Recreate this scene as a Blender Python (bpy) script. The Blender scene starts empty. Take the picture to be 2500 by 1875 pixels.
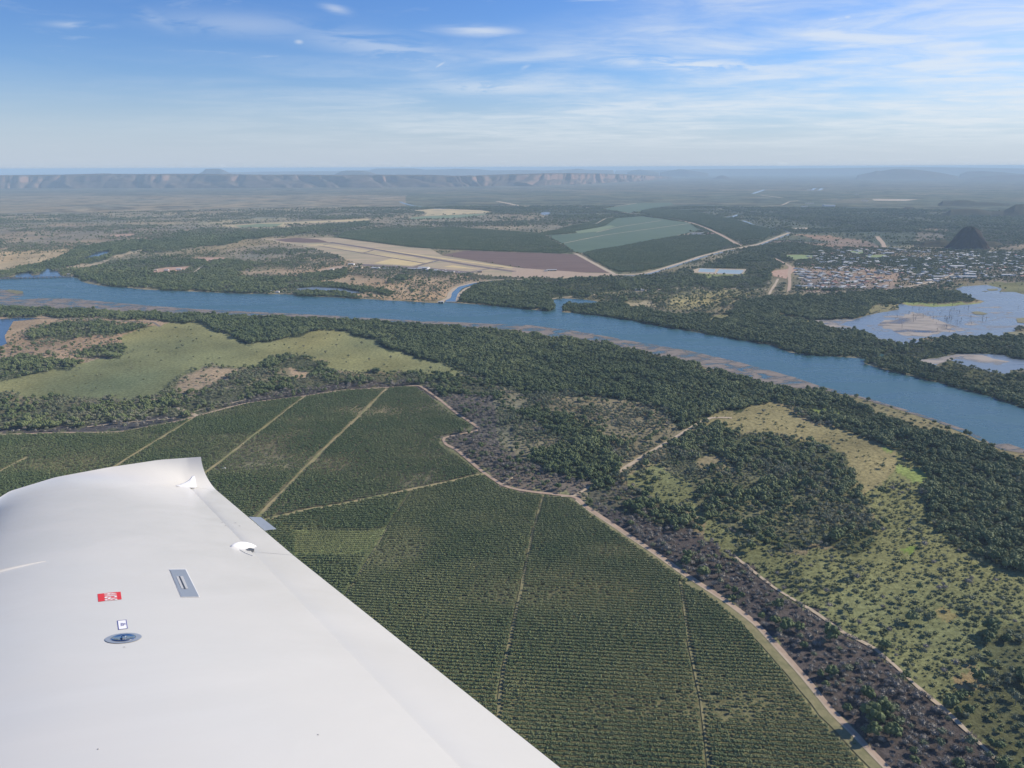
import bpy, bmesh, math, random
import numpy as np
from mathutils import Matrix, Vector
from mathutils.geometry import tessellate_polygon
rng = np.random.default_rng(7); random.seed(7)
sc = bpy.context.scene
COL = sc.collection
R = math.radians
# ---------------------------------------------------------------- camera
F = 1880.0; W0, H0 = 2500, 1875
ALT = 430.0
HOR = 408.5
pitch = math.atan((H0/2-HOR)/F); roll = R(-0.2)
cam = bpy.data.cameras.new('camera'); camo = bpy.data.objects.new('camera', cam); COL.objects.link(camo)
cam.sensor_width = 36; cam.lens = 36*F/W0; cam.clip_start = 0.05; cam.clip_end = 200000
CM = Matrix.Translation((0, 0, ALT)) @ Matrix.Rotation(math.pi/2-pitch, 4, 'X') @ Matrix.Rotation(roll, 4, 'Z')
camo.matrix_world = CM
sc.camera = camo
# ---------------------------------------------------------------- light
SUN_EL, SUN_AZ = 30.0, 68.0           # azimuth measured clockwise from the viewing direction (+Y)
sv = Vector((math.sin(R(SUN_AZ))*math.cos(R(SUN_EL)), math.cos(R(SUN_AZ))*math.cos(R(SUN_EL)), math.sin(R(SUN_EL))))
sun = bpy.data.lights.new('sun', 'SUN'); sun.energy = 5.0; sun.angle = R(0.5); sun.color = (1, .91, .76)
suno = bpy.data.objects.new('sun', sun); COL.objects.link(suno)
suno.rotation_euler = sv.to_track_quat('Z', 'Y').to_euler()
w = bpy.data.worlds.new('World'); sc.world = w; w.use_nodes = True
sc.view_settings.view_transform = 'Standard'; sc.view_settings.look = 'None'
sc.view_settings.exposure = 0.36; sc.view_settings.gamma = 1
sc.cycles.use_denoising = True
sc.cycles.max_bounces = 6; sc.cycles.diffuse_bounces = 2; sc.cycles.glossy_bounces = 2
sc.cycles.volume_bounces = 0; sc.cycles.transparent_max_bounces = 4
sc.cycles.use_adaptive_sampling = False

class NT:
    """small node tree helper"""
    def __init__(s, t): s.t = t; s.n = t.nodes; s.l = t.links
    def a(s, kind, **k):
        n = s.n.new(kind)
        for q, v in k.items():
            if q.startswith('i_'):
                key = q[2:]; key = int(key) if key.isdigit() else key.replace('_', ' ')
                s.put(n.inputs[key], v)
            else: setattr(n, q, v)
        return n
    def put(s, sock, v):
        if isinstance(v, bpy.types.NodeSocket): s.l.new(v, sock)
        elif isinstance(v, bpy.types.Node): s.l.new(v.outputs[0], sock)
        else: sock.default_value = v
    def m(s, op, a, b=0.5, c=None, clamp=False):
        n = s.n.new('ShaderNodeMath'); n.operation = op; n.use_clamp = clamp
        s.put(n.inputs[0], a); s.put(n.inputs[1], b)
        if c is not None: s.put(n.inputs[2], c)
        return n.outputs[0]
    def vm(s, op, a, b):
        n = s.n.new('ShaderNodeVectorMath'); n.operation = op
        s.put(n.inputs[0], a); s.put(n.inputs[1], b)
        return n.outputs[0]
    def mix(s, f, a, b, mode='MIX'):
        n = s.n.new('ShaderNodeMix'); n.data_type = 'RGBA'; n.blend_type = mode
        s.put(n.inputs[0], f); s.put(n.inputs[6], a); s.put(n.inputs[7], b)
        return n.outputs[2]
    def ramp(s, f, x0, x1, y0=0., y1=1., smooth=True):
        n = s.n.new('ShaderNodeMapRange'); n.interpolation_type = 'SMOOTHSTEP' if smooth else 'LINEAR'
        s.put(n.inputs[0], f); s.put(n.inputs[1], x0); s.put(n.inputs[2], x1); s.put(n.inputs[3], y0); s.put(n.inputs[4], y1)
        return n.outputs[0]
    def noise(s, vec, scale, detail=4., rough=.55, dist=0., lac=2.):
        n = s.n.new('ShaderNodeTexNoise'); s.put(n.inputs['Vector'], vec)
        n.inputs['Scale'].default_value = scale; n.inputs['Detail'].default_value = detail
        n.inputs['Roughness'].default_value = rough; n.inputs['Distortion'].default_value = dist
        return n.outputs[0]
def rgb(r, g, b): return (r, g, b, 1)
def srgb(r, g, b):
    f = lambda c: (c/255/12.92 if c/255 <= .04045 else ((c/255+.055)/1.055)**2.4)
    return (f(r), f(g), f(b), 1)

# sky: physical sky, with high thin cirrus mapped on a far flat cloud deck
T = NT(w.node_tree); T.n.clear()
out = T.a('ShaderNodeOutputWorld')
bg = T.a('ShaderNodeBackground'); T.l.new(bg.outputs[0], out.inputs[0])
sky = T.a('ShaderNodeTexSky', sky_type='NISHITA', sun_disc=False)
sky.sun_elevation = R(SUN_EL); sky.sun_rotation = R(SUN_AZ); sky.altitude = 400; sky.air_density = 1.0; sky.dust_density = 0.25; sky.ozone_density = 3.5
tc = T.a('ShaderNodeTexCoord'); vec = tc.outputs['Generated']
sp = T.a('ShaderNodeSeparateXYZ'); T.put(sp.inputs[0], vec)
X, Y, Z = sp.outputs
el = T.m('MAXIMUM', Z, 0.004)
az = T.m('ARCTAN2', X, Y)
zc = T.m('ADD', el, 0.05)
u = T.m('DIVIDE', X, zc); v = T.m('DIVIDE', Y, zc)
cv = T.a('ShaderNodeCombineXYZ'); T.put(cv.inputs[0], T.m('MULTIPLY', u, .9)); T.put(cv.inputs[1], T.m('MULTIPLY', v, 1.25)); T.put(cv.inputs[2], 0.)
n1 = T.noise(cv.outputs[0], .55, 6., .6, .35)
n2 = T.noise(T.vm('ADD', cv.outputs[0], (7.3, 2.1, 0)), 1.9, 7., .62, .7)
n3 = T.noise(T.vm('ADD', cv.outputs[0], (3.3, 9.1, 0)), .22, 3., .5)
# broad veil: thicker low down and towards the right
band = T.m('MULTIPLY', T.ramp(el, .004, .05), T.m('SUBTRACT', 1., T.ramp(el, T.m('ADD', .085, T.m('MULTIPLY', T.ramp(az, -.25, .6), .11)), T.m('ADD', .15, T.m('MULTIPLY', T.ramp(az, -.25, .6), .12)))))
veil = T.m('MULTIPLY', T.ramp(T.m('ADD', T.m('MULTIPLY', n1, .8), T.m('MULTIPLY', n3, .35)), .42, .66), T.m('MULTIPLY', T.m('MULTIPLY', band, T.ramp(n2, .28, .66, .35, 1.)), T.ramp(az, -.6, .40, .06, 1.)))
wis = T.m('MULTIPLY', T.ramp(n2, .52, .78), T.ramp(n1, .42, .62))
wis = T.m('MULTIPLY', wis, T.ramp(az, -.6, .1, .25, .7))
cl = T.m('MAXIMUM', T.m('MULTIPLY', veil, .95), wis)
# individual streaks: (px, py, half width, half height, tilt, strength)
for (px, py, hw, hh, tl, st) in ((1175, 76, 60, 9, .02, .8), (195, 61, 36, 5, -.04, .5), (730, 102, 7, 4, 0, .6), (940, 115, 130, 22, .12, .45), (985, 138, 60, 14, .1, .6),
        (1700, 158, 260, 14, .09, .95), (1560, 140, 90, 10, .12, .6), (1240, 214, 150, 14, 0, .7), (2080, 128, 130, 9, .2, .6), (1500, 258, 90, 7, .02, .8),
        (2033, 47, 18, 6, .1, .7), (2070, 42, 8, 5, .1, .8), (2235, 45, 40, 9, 0, .55), (2330, 80, 90, 10, -.1, .4), (2490, 130, 30, 8, .1, .7), (1750, 8, 60, 7, 0, .5),
        (820, 22, 20, 8, .2, .5), (1600, 60, 60, 14, -.15, .35), (380, 48, 40, 14, .3, .25), (1280, 166, 8, 4, -.4, .5), (1075, 158, 10, 3, -.5, .6), (1020, 170, 30, 5, -.1, .35), (1680, 115, 100, 20, 0, .35), (1380, 110, 120, 12, -.06, .4), (600, 60, 130, 20, 0, .3)):
    d = (CM.to_3x3() @ Vector(((px-1250)/F, -(py-937.5)/F, -1))).normalized()
    a0 = math.atan2(d.x, d.y); e0 = d.z
    da = T.m('SUBTRACT', az, a0); de = T.m('SUBTRACT', Z, e0)
    de = T.m('ADD', de, T.m('MULTIPLY', da, tl))
    q = T.m('ADD', T.m('POWER', T.m('ABSOLUTE', T.m('DIVIDE', da, hw*1.35/F)), 2.), T.m('POWER', T.m('ABSOLUTE', T.m('DIVIDE', de, hh*1.15/F)), 2.))
    g = T.m('POWER', 2.718, T.m('MULTIPLY', q, -1.))
    g = T.m('MULTIPLY', T.m('MULTIPLY', g, st), T.ramp(n2, .33, .56))
    cl = T.m('MAXIMUM', cl, g)
blue = T.mix(T.ramp(el, 0., .30, smooth=False), (.88, 1.0, 1.22, 1), (.56, .87, 1.40, 1))
skb = T.mix(1., sky.outputs[0], blue, 'MULTIPLY')
skb = T.mix(T.ramp(el, 0., .12, .85, 0.), skb, (5.2, 6.0, 7.2, 1))
skc = T.mix(T.m('MULTIPLY', cl, .8, clamp=True), skb, (7.9, 8.4, 8.9, 1))
T.put(bg.inputs[0], skc); bg.inputs[1].default_value = 0.078

# ---------------------------------------------------------------- coordinates
M3 = np.array(CM.to_3x3())
def gp(px, py, z=0.0):
    """pixel of the 2500 px photograph -> point on the ground plane"""
    px = np.asarray(px, float); py = np.asarray(py, float)
    d = np.stack([(px-W0/2)/F, -(py-H0/2)/F, -np.ones_like(px)], -1) @ M3.T
    t = (z-ALT)/d[..., 2]
    return d[..., 0]*t, d[..., 1]*t
def pix(x, y, z=0.0):
    P = np.stack([x, y, np.zeros_like(x)+z-ALT], -1) @ M3
    D = np.maximum(-P[..., 2], 1e-3)
    return W0/2+F*P[..., 0]/D, H0/2-F*P[..., 1]/D
def h2(ix, iy, s):
    n = (ix.astype(np.int64)*374761393 + iy.astype(np.int64)*668265263 + s*1442695041) & 0xffffffff
    n = ((n ^ (n >> 13))*1274126177) & 0xffffffff
    return ((n ^ (n >> 16)) & 0xffffff)/float(0xffffff)
def vnoise(x, y, s=0):
    ix = np.floor(x); iy = np.floor(y); fx = x-ix; fy = y-iy
    fx = fx*fx*(3-2*fx); fy = fy*fy*(3-2*fy)
    a = h2(ix, iy, s); b = h2(ix+1, iy, s); c = h2(ix, iy+1, s); d = h2(ix+1, iy+1, s)
    return (a*(1-fx)+b*fx)*(1-fy)+(c*(1-fx)+d*fx)*fy
def fbm(x, y, s=0, o=4):
    r = 0; a = .5; t = 0
    for k in range(o):
        r = r+a*vnoise(x, y, s+k*17); t += a; x = x*2.03+11.1; y = y*2.03+5.7; a *= .5
    return r/t

# ---------------------------------------------------------------- object helpers
def tag(o, label=None, cat=None, group=None, kind=None):
    if label: o['label'] = label
    if cat: o['category'] = cat
    if group: o['group'] = group
    if kind: o['kind'] = kind
    return o
def link(name, me, mats=(), parent=None):
    for m in mats: me.materials.append(m)
    o = bpy.data.objects.new(name, me); COL.objects.link(o)
    if parent is not None: o.parent = parent
    return o
def empty(name, loc=(0, 0, 0), rz=0):
    o = bpy.data.objects.new(name, None); COL.objects.link(o); o.location = loc; o.rotation_euler = (0, 0, rz); o.empty_display_size = .5
    return o
def mesh(name, vs, fs, smooth=False, mi=None):
    me = bpy.data.meshes.new(name); me.from_pydata([tuple(map(float, q)) for q in vs], [], [tuple(map(int, q)) for q in fs])
    if smooth: me.polygons.foreach_set('use_smooth', [True]*len(me.polygons))
    if mi is not None: me.polygons.foreach_set('material_index', mi)
    me.update(); return me
def gridmesh(name, P, smooth=True, keep=None):
    """P: (n, m, 3) array"""
    n, m = P.shape[:2]
    i = np.arange(n*m).reshape(n, m)
    q = np.stack([i[:-1, :-1], i[1:, :-1], i[1:, 1:], i[:-1, 1:]], -1).reshape(-1, 4)
    if keep is not None: q = q[keep.reshape(-1)]
    me = bpy.data.meshes.new(name)
    me.vertices.add(n*m); me.vertices.foreach_set('co', P.reshape(-1).astype('f'))
    me.loops.add(len(q)*4); me.loops.foreach_set('vertex_index', q.reshape(-1).astype('i'))
    me.polygons.add(len(q)); me.polygons.foreach_set('loop_start', np.arange(0, len(q)*4, 4, dtype='i'))
    me.polygons.foreach_set('use_smooth', np.full(len(q), smooth))
    me.update(calc_edges=True); me.validate(); return me

# ---------------------------------------------------------------- materials
def mat(name, base=(.5, .5, .5, 1), rough=.9, metal=0., spec=.2):
    m = bpy.data.materials.new(name); m.use_nodes = True
    t = NT(m.node_tree); b = t.n['Principled BSDF']
    b.inputs['Base Color'].default_value = base; b.inputs['Roughness'].default_value = rough
    b.inputs['Metallic'].default_value = metal; b.inputs['Specular IOR Level'].default_value = spec
    return m, t, b
def pos(t): return t.a('ShaderNodeNewGeometry').outputs['Position']
def noisy(name, c1, c2, scale, rough=.95, c3=None, s2=None, stretch=(1, 1, 1), lo=.3, hi=.7, dist=.3):
    m, t, b = mat(name, rough=rough)
    p = t.vm('MULTIPLY', pos(t), stretch)
    f = t.ramp(t.noise(p, scale, 6., .62, dist), lo, hi)
    c = t.mix(f, c1, c2)
    if c3 is not None: c = t.mix(t.ramp(t.noise(p, s2, 5., .6), .42, .68), c, c3)
    t.put(b.inputs['Base Color'], c); return m
def leafmat(name, c1, c2, c3):
    """foliage: per tree tint, clumps inside the crown"""
    m, t, b = mat(name, rough=.75, spec=.15)
    at = t.a('ShaderNodeAttribute', attribute_type='INSTANCER', attribute_name='tint')
    oc = t.a('ShaderNodeTexCoord').outputs['Object']
    c = t.mix(at.outputs['Fac'], c1, c2)
    c = t.mix(t.ramp(t.noise(oc, 1.1, 3., .6), .42, .7, 0., .8), c, c3)
    t.put(b.inputs['Base Color'], c)
    return m
M = {}
M['leaf_dense'] = leafmat('leaf_dense', rgb(.074, .104, .042), rgb(.165, .188, .080), rgb(.118, .146, .058))
M['leaf_wood'] = leafmat('leaf_wood', rgb(.13, .155, .085), rgb(.25, .24, .16), rgb(.17, .185, .10))
M['leaf_burnt'] = leafmat('leaf_burnt', rgb(.22, .195, .175), rgb(.32, .285, .24), rgb(.23, .22, .15))
M['leaf_orchard'] = leafmat('leaf_orchard', rgb(.094, .132, .056), rgb(.225, .235, .108), rgb(.145, .17, .075))
M['leaf_shrub'] = leafmat('leaf_shrub', rgb(.17, .19, .08), rgb(.29, .28, .125), rgb(.21, .22, .095))
M['bark'] = noisy('bark', rgb(.16, .13, .10), rgb(.28, .25, .21), 3.)
M['burnt_bark'] = noisy('burnt_bark', rgb(.12, .105, .095), rgb(.26, .23, .20), 3.)

# ---------------------------------------------------------------- the land map (world space look-up of what grows where)
RX0, RX1, RY0, RY1 = -500, 3000, 418, 2150
RW, RH = RX1-RX0, RY1-RY0
def fillmask(pts):
    """even-odd fill in the map raster -> (y0,x0,mask)"""
    p = np.array(pts, float); p[:, 0] -= RX0; p[:, 1] -= RY0
    y0 = max(0, int(p[:, 1].min())); y1 = min(RH, int(p[:, 1].max())+2); x0 = max(0, int(p[:, 0].min())); x1 = min(RW, int(p[:, 0].max())+2)
    if y1 <= y0 or x1 <= x0: return None
    ys = np.arange(y0, y1)+.5; xs = np.arange(x0, x1)+.5
    m = np.zeros((y1-y0, x1-x0), bool); q = np.roll(p, -1, 0)
    for (ax, ay), (bx, by) in zip(p, q):
        if ay == by: continue
        r = (ys >= min(ay, by)) & (ys < max(ay, by))
        if not r.any(): continue
        xi = ax+(ys[r]-ay)*(bx-ax)/(by-ay)
        m[r] ^= xs[None, :] > xi[:, None]
    return y0, x0, m
C = np.zeros((RH, RW, 3), 'f'); D = np.zeros((RH, RW, 5), 'f')   # colour ; trees per hectare: dense, wood, burnt, shrub ; clumping
O = np.zeros((RH, RW), 'i2')                                      # 0 nothing, >0 plantation block id, -1 keep clear
def zone(pts, col=None, d=None, o=None):
    r = fillmask(pts)
    if r is None: return
    y0, x0, m = r; s = (slice(y0, y0+m.shape[0]), slice(x0, x0+m.shape[1]))
    if col is not None: C[s][m] = col
    if d is not None: D[s][m] = d
    if o is not None: O[s][m] = o
def Z_(off, k, pts): return [(off[0]+x/k, off[1]+y/k) for x, y in pts]
A_ = lambda p: Z_((0, 350), 2.212, p)
B_ = lambda p: Z_((800, 350), 2.212, p)
C_ = lambda p: Z_((1500, 350), 2.212, p)
D_ = lambda p: Z_((0, 1100), 2.212, p)
E_ = lambda p: Z_((800, 1000), 2.458, p)
F_ = lambda p: Z_((1600, 900), 2.458, p)
G_ = lambda p: Z_((1600, 1200), 2.458, p)
K_ = lambda p: Z_((0, 600), 3.687, p)      # dam crop
L_ = lambda p: Z_((600, 540), 3.403, p)    # airport crop
N_ = lambda p: Z_((1850, 560), 3.403, p)   # lagoon crop
PQ = lambda p: Z_((1250, 480), 3.16, p)
Q_ = lambda p: Z_((0, 400), 2.458, p)
S_ = lambda p: Z_((900, 400), 2.458, p)
U_ = lambda p: Z_((1800, 400), 3.16, p)

far_bank = K_([(0, 302), (300, 290), (640, 282), (700, 292), (720, 318), (800, 342), (950, 367), (1130, 377), (1300, 395), (1600, 407), (2212, 434)]) + \
    L_([(110, 603), (380, 610), (420, 622), (700, 632), (1000, 648), (1300, 664), (1600, 684), (1660, 672), (1740, 680), (1960, 694), (2212, 718)]) + \
    [(1342, 760), (1353, 755), (1352, 743), (1346, 733), (1376, 729), (1408, 730), (1440, 733), (1468, 739), (1445, 744), (1410, 742), (1383, 744), (1372, 751), (1374, 762), (1440, 768), (1522, 779),
     (1566, 787), (1661, 805), (1788, 827), (1883, 843), (1929, 861), (1997, 869), (2114, 876), (2144, 874), (2150, 862), (2173, 870), (2148, 877), (2109, 882), (2113, 889), (2173, 907), (2291, 935), (2408, 966), (2500, 997), (2700, 1070), (3000, 1190)]
near_bank = [(3000, 1290), (2700, 1178), (2500, 1106), (2446, 1099), (2373, 1065), (2292, 1032), (2170, 993), (2088, 969), (2003, 951), (1907, 946), (1798, 916), (1614, 870), (1478, 838), (1252, 811), (1041, 793),
             (894, 784), (776, 777), (600, 772), (434, 765), (298, 761), (190, 757), (108, 754), (60, 751), (0, 746), (-400, 748), (-400, 682)]
lagoon = N_([(440, 755), (800, 745), (890, 720), (1000, 695), (1180, 665), (1150, 640), (1180, 615), (1250, 635), (1450, 645), (1650, 635), (1850, 615), (1885, 600), (1830, 585), (1740, 560), (1690, 520), (1640, 495),
             (1700, 475), (1900, 462), (2030, 490), (2000, 520), (2130, 520), (2212, 540), (2500, 570), (2900, 640), (2900, 780), (2212, 800), (2140, 830), (2130, 855), (2030, 860), (2080, 880), (1980, 895), (1800, 890), (1500, 895), (1340, 905),
             (1360, 940), (1200, 955), (1150, 935), (1020, 932), (930, 880), (800, 840), (650, 830), (530, 800)])
lagoon2 = N_([(1300, 1085), (1500, 1075), (1650, 1035), (1850, 1032), (2050, 1045), (2100, 1075), (2212, 1080), (2600, 1110), (2600, 1200), (2212, 1165), (2100, 1170), (2100, 1205), (1900, 1180), (1750, 1140), (1600, 1085),
              (1470, 1130), (1710, 1215), (1600, 1200), (1400, 1130)])
downriver = K_([(110, 286), (160, 255), (265, 240), (290, 268), (350, 262), (400, 215), (490, 190), (520, 195), (440, 222), (520, 228), (540, 262), (600, 284), (300, 294)])
creek = K_([(700, 128), (770, 108), (870, 62), (970, 45), (995, 64), (900, 98), (790, 125)])
oxbow = K_([(-600, 690), (-300, 665), (0, 662), (180, 645), (400, 655), (120, 680), (70, 760), (40, 810), (60, 880), (0, 912), (-600, 960)])
wetpool = L_([(420, 560), (560, 545), (800, 560), (960, 590), (900, 600), (640, 585), (440, 575)])
weed = K_([(-800, 380), (0, 390), (230, 440), (130, 490), (350, 470), (700, 480), (1000, 510), (1400, 545), (1800, 572), (2212, 593)]) + \
    [(776, 769), (894, 776), (1041, 785), (1110, 787), (1184, 790), (1297, 794), (1388, 806), (1478, 821), (1568, 837), (1681, 856), (1816, 888), (1952, 924), (2002, 942), (2003, 951), (1907, 946), (1798, 916), (1614, 870), (1478, 838), (1252, 811),
     (1041, 793), (894, 784), (776, 777), (600, 772), (434, 765), (298, 761), (190, 757), (108, 754), (0, 746), (-300, 748)]
weed2 = [(2003, 943), (2088, 965), (2200, 996), (2314, 1034), (2380, 1060), (2420, 1085), (2460, 1085), (2500, 1098), (2700, 1172), (2700, 1178), (2500, 1106), (2446, 1099), (2373, 1065), (2292, 1032), (2170, 993), (2088, 969), (2003, 951)]
mud = N_([(1030, 760), (1180, 735), (1330, 690), (1400, 735), (1500, 750), (1600, 780), (1680, 810), (1600, 860), (1450, 872), (1350, 890), (1250, 895), (1150, 870), (1050, 810)])
mud2 = N_([(440, 757), (700, 752), (820, 748), (690, 785), (780, 815), (900, 860), (1010, 905), (1130, 915), (1010, 928), (930, 880), (800, 840), (650, 830), (530, 800)])

DARKG = (.045, .055, .032); TAN = (.30, .225, .145); OLIVE = (.135, .135, .065); GREYG = (.16, .14, .095)
# -- defaults by distance
C[:] = (.19, .165, .105); D[:] = (20, 52, 0, 0, 1)
zone([(-600, 400), (3100, 400), (3100, 560), (-600, 560)], (.21, .18, .125), (8, 20, 0, 0, 1))
zone([(-600, 400), (3100, 400), (3100, 470), (-600, 480)], (.115, .115, .088), (0, 0, 0, 0, 1))
zone([(-600, 470), (700, 490), (900, 500), (700, 540), (400, 560), (-600, 560)], (.21, .185, .13), (4, 16, 0, 0, 1))
zone([(1000, 470), (3100, 460), (3100, 600), (1900, 600), (1300, 520), (1000, 510)], (.10, .11, .078), (34, 34, 0, 0, 1))
# far left plains
zone(Q_([(-500, 370), (100, 365), (500, 360), (900, 380), (1200, 390), (1000, 430), (700, 480), (400, 500), (-500, 540)]), (.21, .175, .125), (3, 22, 0, 0, 1))
zone(Q_([(950, 275), (1200, 268), (1350, 300), (1000, 320)]), (.26, .22, .15), (0, 15, 0, 0, 1))
zone(Q_([(1150, 330), (1500, 310), (1800, 320), (1500, 350), (1200, 370)]), (.23, .21, .14), (0, 25, 0, 0, 1))
zone(Q_([(-500, 545), (100, 525), (420, 515), (440, 540), (380, 580), (200, 620), (90, 660), (-500, 690)]), (.31, .25, .155), (4, 22, 0, 0, 1))
zone(Q_([(0, 660), (150, 620), (380, 560), (480, 500), (700, 470), (1200, 440), (1600, 400), (2212, 350), (2212, 375), (1700, 430), (1500, 450), (1400, 480), (1000, 520), (700, 545), (600, 590), (300, 640), (100, 670)]), (.06, .075, .045), (150, 30, 0, 0, 0))
zone(Q_([(690, 555), (800, 520), (930, 498), (900, 515), (780, 540), (700, 565)]), (.33, .26, .17), (0, 12, 0, 0, 0))
zone(Q_([(430, 620), (600, 578), (680, 575), (600, 610), (520, 640)]), (.33, .26, .17), (0, 8, 0, 0, 0))
# far bank, dam side woods
zone(Q_([(460, 680), (480, 640), (620, 600), (830, 580), (1000, 560), (1200, 600), (1400, 580), (1570, 600), (1500, 630), (1400, 700), (1450, 770), (900, 745), (640, 735)]), (.075, .085, .05), (110, 40, 0, 0, 1))
zone(A_([(440, 745), (500, 700), (900, 705), (1300, 740), (1600, 770), (1400, 808), (1000, 800), (600, 775)]), (.05, .06, .035), (190, 20, 0, 0, 0))
zone(A_([(1270, 690), (1500, 680), (1900, 600), (1950, 640), (2212, 700), (2212, 830), (1900, 820), (1600, 760), (1400, 740)]), (.30, .225, .145), (14, 40, 0, 0, 1))
zone(B_([(0, 680), (300, 670), (700, 700), (860, 740), (700, 800), (620, 850), (0, 820), (0, 700)]), (.32, .24, .155), (14, 40, 0, 0, 1))
zone(A_([(1190, 580), (1500, 530), (1850, 600), (1950, 620), (1800, 650), (1400, 640)]), (.24, .20, .14), (15, 70, 0, 0, 1))
zone(L_([(-200, 480), (420, 470), (560, 430), (860, 400), (900, 450), (760, 490), (380, 510), (0, 540), (-200, 600)]), (.09, .10, .055), (100, 40, 0, 0, 1))
zone(L_([(380, 510), (760, 520), (1100, 560), (1280, 590), (1240, 606), (900, 590), (640, 560), (420, 540)]), (.06, .07, .04), (200, 0, 0, 0, 0))
zone(L_([(370, 570), (560, 580), (900, 605), (980, 640), (700, 628), (420, 620)]), (.06, .07, .04), (200, 0, 0, 0, 0))
for pp in ([(1200, 500), (1350, 440), (1340, 500)], [(440, 470), (560, 430), (860, 410), (850, 460), (600, 480)], [(1380, 560), (1440, 560), (1430, 600)]):
    zone(L_(pp), (.08, .085, .05), (120, 0, 0, 0, 0))
# canal forest and the woods towards the town
zone([(1111, 736), (1125, 707), (1150, 694), (1250, 686), (1365, 682), (1540, 676), (1700, 652), (1780, 627), (1870, 600), (1925, 590), (1935, 640), (1890, 660), (1870, 705), (1760, 702), (1600, 697), (1470, 714), (1408, 728), (1346, 733), (1353, 755), (1342, 760), (1250, 752)], (.07, .08, .045), (120, 50, 0, 0, 1))
zone([(1111, 736), (1125, 709), (1200, 698), (1320, 712), (1346, 733), (1353, 755), (1342, 760), (1250, 752)], (.045, .055, .032), (230, 0, 0, 0, 0))
zone([(1470, 714), (1600, 697), (1760, 702), (1870, 707), (1850, 735), (1700, 760), (1560, 745), (1470, 740), (1408, 728)], (.17, .155, .09), (40, 60, 0, 0, 1))
zone(PQ([(1370, 570), (1800, 560), (1820, 600), (1490, 640), (1380, 610)]), (.16, .18, .07), (10, 20, 0, 0, 0))
zone([(1372, 752), (1400, 744), (1470, 742), (1560, 747), (1620, 770), (1700, 770), (1790, 762), (1800, 737), (1900, 725), (2100, 716), (2200, 708), (2330, 712), (2380, 735), (2197, 743), (2150, 765), (2085, 779), (1979, 782), (2041, 804), (2123, 819), (2188, 833), (2144, 876), (2050, 872), (1950, 866), (1883, 843), (1788, 827), (1566, 787), (1374, 762)], (.042, .052, .030), (210, 20, 0, 0, 0))
zone([(2109, 882), (2173, 872), (2232, 879), (2290, 905), (2400, 930), (2500, 932), (3000, 990), (3000, 1180), (2700, 1070), (2500, 997), (2408, 966), (2291, 935), (2173, 907)], (.045, .055, .030), (190, 30, 0, 0, 0))
zone([(2113, 849), (2150, 841), (2250, 839), (2330, 823), (2500, 816), (3000, 800), (3000, 880), (2500, 877), (2467, 876), (2420, 864), (2335, 864), (2291, 876), (2232, 879), (2173, 870), (2150, 860)], (.05, .06, .034), (170, 40, 0, 0, 1))
zone(N_([(1470, 1130), (1600, 1085), (1750, 1140), (1900, 1180), (2212, 1180), (2500, 1220), (2500, 1300), (1900, 1300), (1710, 1215)]), (.12, .12, .06), (70, 60, 0, 0, 1))
zone(N_([(1650, 505), (1900, 440), (2212, 430), (2600, 440), (2600, 540), (2212, 540), (2000, 520), (2030, 490), (1900, 462), (1700, 475)]), (.15, .15, .08), (5, 10, 0, 0, 0))
zone(C_([(60, 860), (180, 848), (215, 880), (90, 888)]), (.32, .27, .17), (0, 4, 0, 0, 0))
zone(C_([(270, 885), (290, 830), (420, 790), (640, 790), (760, 800), (640, 840), (560, 850), (430, 905)]), (.27, .24, .12), (10, 45, 0, 0, 1))
zone(C_([(500, 940), (560, 915), (650, 925), (600, 950)]), (.22, .20, .10), (0, 10, 0, 0, 0))
zone(N_([(140, 740), (180, 705), (420, 745), (640, 745), (430, 760)]), (.2, .19, .10), (0, 10, 0, 0, 0))
zone(N_([(880, 720), (940, 650), (1050, 620), (1180, 625), (1180, 665), (1000, 695)]), (.22, .20, .11), (10, 12, 0, 0, 0))
zone(N_([(1180, 605), (1400, 620), (1650, 615), (1880, 600), (1850, 615), (1650, 640), (1450, 648), (1250, 640)]), (.20, .23, .09), (0, 4, 0, 0, 0))
zone(C_([(1130, 530), (950, 490), (1120, 490), (1300, 520), (1450, 560), (1200, 570), (900, 570), (780, 560), (860, 530)]), (.25, .18, .13), (6, 20, 0, 0, 1))
zone(C_([(720, 560), (950, 540), (1200, 575), (1500, 575), (1400, 600), (900, 600), (800, 640), (720, 600)]), (.07, .08, .045), (90, 30, 0, 0, 0))
# town
town = [(1937, 640), (1970, 612), (2040, 608), (2180, 606), (2310, 612), (2500, 618), (2700, 622), (2700, 690), (2500, 690), (2400, 684), (2345, 690), (2290, 702), (2180, 709), (2010, 712), (1940, 709)]
zone(town, (.20, .165, .12), (130, 50, 0, 0, 0))
zone([(1935, 655), (2060, 650), (2200, 668), (2180, 708), (1940, 709)], (.25, .19, .145), (75, 45, 0, 0, 0))
zone(N_([(900, 250), (1300, 250), (1700, 290), (1200, 300)]), (.06, .07, .04), (140, 0, 0, 0, 0))
zone(N_([(1200, 310), (1400, 300), (1550, 350), (1380, 400), (1300, 380)]), (.06, .07, .04), (130, 0, 0, 0, 0))
zone([(2240, 560), (2420, 560), (2700, 560), (2700, 612), (2240, 606)], (.20, .165, .12), (20, 30, 0, 0, 1))
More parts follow.
